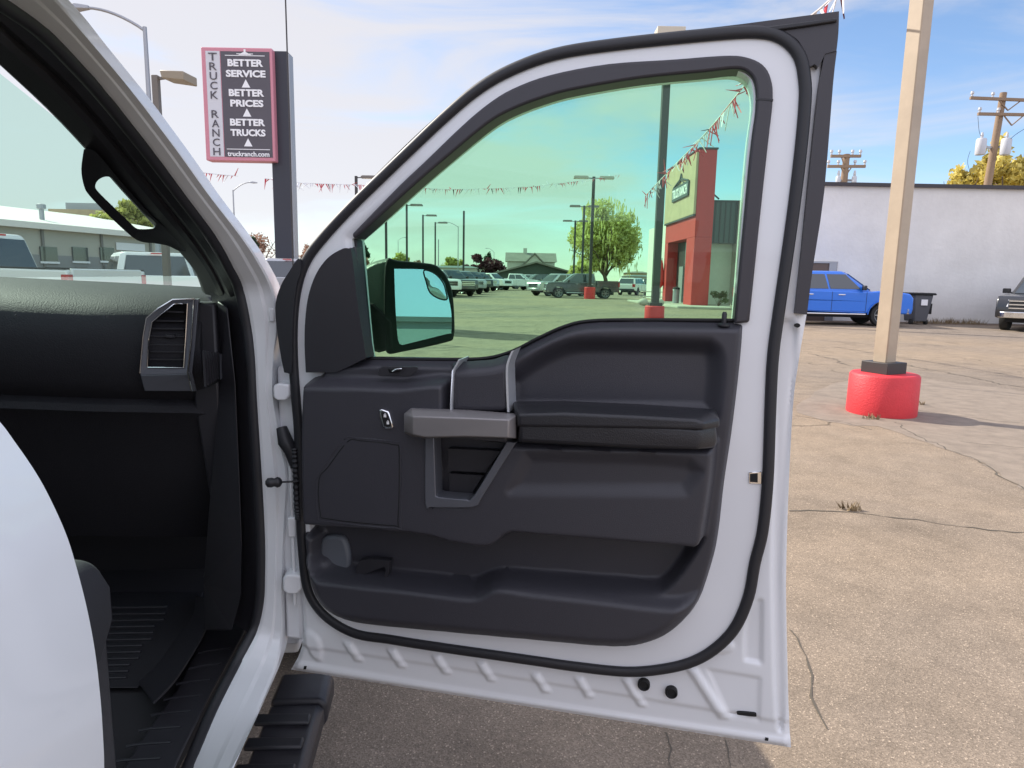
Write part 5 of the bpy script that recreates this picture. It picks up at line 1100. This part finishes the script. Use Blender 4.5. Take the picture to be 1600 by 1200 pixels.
# ---------------------------------------------------------------- utility poles
M_wp = mat('weathered_pole_wood', (.26, .18, .12), .85, bump=.7, bscale=8); M_ins = mat('insulator', (.5, .5, .52), .3); M_trf = mat('transformer_grey', (.5, .51, .54), .45)
def upole(pxt, pyt, pxb, pyb, D, label, arms, trans=()):
    a = Y(pxt, pyt, D); c = Y(pxb, pyb, D); d = (a-c)/np.linalg.norm(a-c); ft = c-d*(c[2]/d[2])
    T = empty('utility_pole', (ft[0], ft[1], 0), label, 'utility pole', 'wooden utility poles'); s = D/FPX
    b = MB(); b.tube([ft, a], [s*6.5, s*4.6], 12); b.build('pole', M_wp, T, smooth=60)
    for (xl, xr, yl, yr) in arms:
        p = Y(xl, yl, D-.2); q = Y(xr, yr, D-.2); b = MB(); b.bar(p, q, s*3.6, s*4); AR = b.build('crossarm', M_wp, T); b = MB()
        for t in (.02, .28, .72, .98): z = p*(1-t)+q*t; b.lathe([(s*1.4, 0), (s*1.4, s*3), (s*2.6, s*4), (s*2, s*7)], z+ZV*s*2, ZV, 8)
        b.build('insulator', M_ins, AR)
        b = MB(); m = (p+q)/2; b.bar(p*.65+q*.35, m-ZV*s*15+np.array([0, .05, 0]), s*1.4); b.bar(p*.35+q*.65, m-ZV*s*15+np.array([0, .05, 0]), s*1.4); b.build('brace', M_wp, T)
    for (x, y0, y1, w_) in trans:
        p = Y(x, y1, D-.5); h = (y1-y0)*s; b = MB(); b.lathe([(w_*s*.9, 0), (w_*s, h*.06), (w_*s, h*.88), (w_*s*.8, h*.97), (w_*s*.2, h)], p, ZV, 18); TF = b.build('transformer', M_trf, T, smooth=40); b = MB(); b.lathe([(s*1.6, 0), (s*2.2, s*3), (s*1.2, s*8)], p+ZV*h, ZV, 8); b.build('bushing', M_ins, TF)
        b = MB(); qq = Y(x, (y0+y1)/2, D); b.bar(qq, qq+np.array([(a[0]-qq[0])*.8, 0, 0]), s*3); b.build('bracket', M_gal, T)
upole(1568, 145, 1543, 290, 36, 'large leaning utility pole with transformers above the white wall', ((1516, 1640, 153, 158), (1528, 1640, 178, 180)), ((1531, 218, 242, 7), (1570, 218, 242, 7)))
upole(1323, 241, 1318, 290, 60, 'smaller utility pole with two crossarms just right of the open door', ((1298, 1345, 244, 244), (1293, 1352, 260, 260)), ((1309, 276, 288, 3.5), (1334, 276, 288, 3.5)))
def wire(pts, label, r=.012):
    b = MB(); P_ = [Y(*q) for q in pts]; q = smooth_poly3(P_); b.tube(q, r, 5); tag(b.build('overhead_wire', M_under, None), label, 'wire', 'overhead wires')
def smooth_poly3(P):
    out = []; P = [np.array(p) for p in P]
    for i in range(len(P)-1):
        p0 = P[max(i-1, 0)]; p1 = P[i]; p2 = P[i+1]; p3 = P[min(i+2, len(P)-1)]
        for k in range(5): t = k/5; out.append(.5*((2*p1)+(-p0+p2)*t+(2*p0-5*p1+4*p2-p3)*t*t+(-p0+3*p1-3*p2+p3)*t**3))
    out.append(P[-1]); return out
wire([(1572,225,35.5),(1590,208,35),(1640,180,34)], 'loose wire rising right from the transformer', .012)
wire([(1528,182,35.5),(1530,205,35.5),(1534,216,35.5)], 'short drop wire above the left transformer', .01)
wire([(1516,236,36),(1512,255,36),(1522,285,36)], 'drooping wire left of the transformers', .01)
wire([(1600,268,33),(1640,262,30)], 'service wire beside the tree at the right edge', .012)
# ---------------------------------------------------------------- things behind the camera, seen in the mirror
T = empty('brick_shop', (30, -42, 0), 'low tan shop across the street, seen only in the side mirror', 'building')
b = MB(); b.box((22, -42, 1.4), (60, 10, 2.8)); b.build('wall', M_side, T); b = MB(); b.box((22, -42, 2.95), (60.6, 10.6, .3)); b.build('roof', M_roofg, T)
for i in range(5):
    b = MB(); b.box((18+i*6, -36.95, 1.3), (2.2, .1, 1.8)); b.build('window', M_let, T)
b = MB(); 
tag((lambda: (b.tube([(10,-30,8.2),(25,-24,7.4),(45,-14,8.4)], .03, 5), b.build('overhead_wire', M_under, None))[1])(), 'wire over the street, seen in the side mirror', 'wire', 'overhead wires')
# ---------------------------------------------------------------- cracks and patches of the asphalt
M_crk = mat('crack_dark', (.10, .085, .065), .95); M_patch = mat('grey_asphalt_patch', (.235, .19, .148), .9, var=.2, vscale=5, bump=.7, bscale=90); M_tar = mat('tar_seal', (.10, .09, .08), .7)  # crack ribbons have a tar-dark colour
def crackline(pts, w, mm_, b, z=.003):
    P_ = [G(*q) for q in pts]; q = []
    for i in range(len(P_)-1):
        n = max(3, int(np.linalg.norm(P_[i+1]-P_[i])/.06)); n = min(n, 160)
        for k in range(n): q.append(P_[i]+(P_[i+1]-P_[i])*k/n)
    q.append(P_[-1]); A_ = []; B_ = []; off = 0
    for i in range(len(q)):
        t = q[min(i+1, len(q)-1)]-q[max(0, i-1)]; t /= np.linalg.norm(t)+1e-9; nrm_ = np.array([-t[1], t[0], 0]); off = off*.85+random.gauss(0, w*1.2); ww = w*random.uniform(.12, .75)
        c = q[i]+nrm_*off; A_.append([c[0]+nrm_[0]*ww, c[1]+nrm_[1]*ww, z]); B_.append([c[0]-nrm_[0]*ww, c[1]-nrm_[1]*ww, z])
    b.strip(A_, B_)
b = MB()
for pts, w in (([(1232,798),(1300,801),(1380,806),(1450,814),(1520,822),(1600,830)], .012), ([(1240,615),(1290,618),(1330,625)], .010), ([(1425,640),(1480,648),(1560,660),(1600,662)], .014), ([(1262,520),(1350,527),(1450,531),(1600,541)], .02), ([(1400,565),(1450,578),(1520,590),(1600,606)], .03), ([(1365,580),(1300,560),(1260,552)], .03), ([(1243,650),(1320,660),(1360,672)], .010), ([(1400,660),(1450,690),(1530,720),(1600,768)], .014), ([(1236,985),(1262,1040),(1275,1090),(1290,1140)], .006), ([(1040,1145),(1046,1170),(1042,1200)], .004), ([(1135,1158),(1140,1200)], .004), ([(1500,690),(1600,700)], .010)): crackline(pts, w, M_crk, b)
tag(b.build('pavement_cracks', M_crk, None), kind='structure')
b = MB()
for pts, w in (([(700,503),(760,503.5),(900,502.5),(1000,501)], .05), ([(700,497),(850,493.5),(980,489)], .05), ([(720,485),(860,484)], .07), ([(620,520),(760,520.5),(860,519)], .04)): crackline(pts, w, M_tar, b, .004)
tag(b.build('tar_joints', M_tar, None), kind='structure')
pp = [(1245,640),(1300,600),(1400,588),(1500,600),(1600,612),(1700,640),(1700,790),(1600,768),(1530,722),(1440,690),(1380,668),(1310,662)]
V = [G(*q) for q in smooth_poly(pp, 6)]; V = [(v[0]+random.gauss(0, .02), v[1]+random.gauss(0, .03), .0022) for v in V]
tag(link('asphalt_patch', V, [tuple(range(len(V)))], M_patch, None), kind='structure')
# ================================================================= camera, light, sky
cd = bpy.data.cameras.new('camera'); co = bpy.data.objects.new('camera', cd); COL.objects.link(co)
cd.sensor_width = 36; cd.lens = FPX/1600*36; cd.clip_start = .02; cd.clip_end = 3000
Mx = Matrix((( CR[0], CU[0], -CF[0], CAM[0]), (CR[1], CU[1], -CF[1], CAM[1]), (CR[2], CU[2], -CF[2], CAM[2]), (0,0,0,1))); co.matrix_world = Mx
sc.camera = co
SUN_EL = 36.5
sd = np.array([-.85, .525]); sd /= np.linalg.norm(sd)
sl_ = bpy.data.lights.new('sun', 'SUN'); sl_.energy = 3.3; sl_.angle = math.radians(.55); sl_.color = (1, .93, .83)
so = bpy.data.objects.new('sun', sl_); COL.objects.link(so)
el = math.radians(SUN_EL); dv = Vector((sd[0]*math.cos(el), sd[1]*math.cos(el), math.sin(el)))
so.rotation_euler = dv.to_track_quat('Z', 'Y').to_euler()
w = bpy.data.worlds.new('World'); sc.world = w; w.use_nodes = True; nt = w.node_tree; bg = nt.nodes['Background']
sky = nt.nodes.new('ShaderNodeTexSky'); sky.sky_type = 'NISHITA'; sky.sun_disc = False; sky.sun_elevation = el
sky.sun_rotation = math.atan2(sd[0], sd[1]); sky.air_density = 1.0; sky.dust_density = .5; sky.ozone_density = 2.6; sky.altitude = 1300
tc = nt.nodes.new('ShaderNodeTexCoord')
def N(t, **k):
    n = nt.nodes.new(t)
    for a, v in k.items(): n.inputs[a].default_value = v
    return n
mpn = nt.nodes.new('ShaderNodeMapping'); mpn.inputs['Scale'].default_value = (1.0, 1.6, 5.0); mpn.inputs['Rotation'].default_value = (0, math.radians(18), 0)
nt.links.new(tc.outputs['Generated'], mpn.inputs['Vector'])
n1 = N('ShaderNodeTexNoise', Scale=2.1, Detail=8.0, Roughness=.55, Distortion=.6); nt.links.new(mpn.outputs[0], n1.inputs['Vector'])
# thin cirrus spreads thicker towards the sun's side of the sky
dp = nt.nodes.new('ShaderNodeVectorMath'); dp.operation = 'DOT_PRODUCT'; dp.inputs[1].default_value = (-.80, .60, .10); nt.links.new(tc.outputs['Generated'], dp.inputs[0])
ra = nt.nodes.new('ShaderNodeMapRange'); ra.inputs['From Min'].default_value = .15; ra.inputs['From Max'].default_value = .95; ra.inputs['To Min'].default_value = -.02; ra.inputs['To Max'].default_value = .34
nt.links.new(dp.outputs['Value'], ra.inputs['Value'])
ad = nt.nodes.new('ShaderNodeMath'); ad.operation = 'ADD'; nt.links.new(n1.outputs['Fac'], ad.inputs[0]); nt.links.new(ra.outputs[0], ad.inputs[1])
rc_ = nt.nodes.new('ShaderNodeMapRange'); rc_.interpolation_type = 'SMOOTHSTEP'; rc_.inputs['From Min'].default_value = .43; rc_.inputs['From Max'].default_value = .80; rc_.inputs['To Max'].default_value = .9; nt.links.new(ad.outputs[0], rc_.inputs['Value'])
mxn = nt.nodes.new('ShaderNodeMix'); mxn.data_type = 'RGBA'; mxn.inputs['B'].default_value = (4.1, 3.95, 4.0, 1)
nt.links.new(rc_.outputs[0], mxn.inputs['Factor']); nt.links.new(sky.outputs[0], mxn.inputs['A']); 
# added fill light: brighter white sky overhead and behind the photographer, lifts the shade
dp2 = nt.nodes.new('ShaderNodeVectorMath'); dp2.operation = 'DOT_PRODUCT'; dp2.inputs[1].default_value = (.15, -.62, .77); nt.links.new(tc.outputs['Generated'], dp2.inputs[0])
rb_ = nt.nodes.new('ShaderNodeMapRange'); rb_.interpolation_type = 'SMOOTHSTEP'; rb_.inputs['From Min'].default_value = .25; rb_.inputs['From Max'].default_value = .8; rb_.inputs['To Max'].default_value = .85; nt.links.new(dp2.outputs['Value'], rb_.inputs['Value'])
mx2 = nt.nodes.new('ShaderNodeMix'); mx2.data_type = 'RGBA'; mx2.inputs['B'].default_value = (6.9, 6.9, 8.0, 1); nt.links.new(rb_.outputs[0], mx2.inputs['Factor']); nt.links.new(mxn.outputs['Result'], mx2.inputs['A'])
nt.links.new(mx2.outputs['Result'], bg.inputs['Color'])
bg.inputs['Strength'].default_value = .10
sc.view_settings.view_transform = 'Standard'; sc.view_settings.look = 'None'; sc.view_settings.gamma = 1; sc.view_settings.exposure = 1.08
sc.cycles.use_denoising = True; sc.cycles.transparent_max_bounces = 16; sc.cycles.max_bounces = 8; sc.cycles.diffuse_bounces = 4; sc.cycles.sample_clamp_indirect = 8
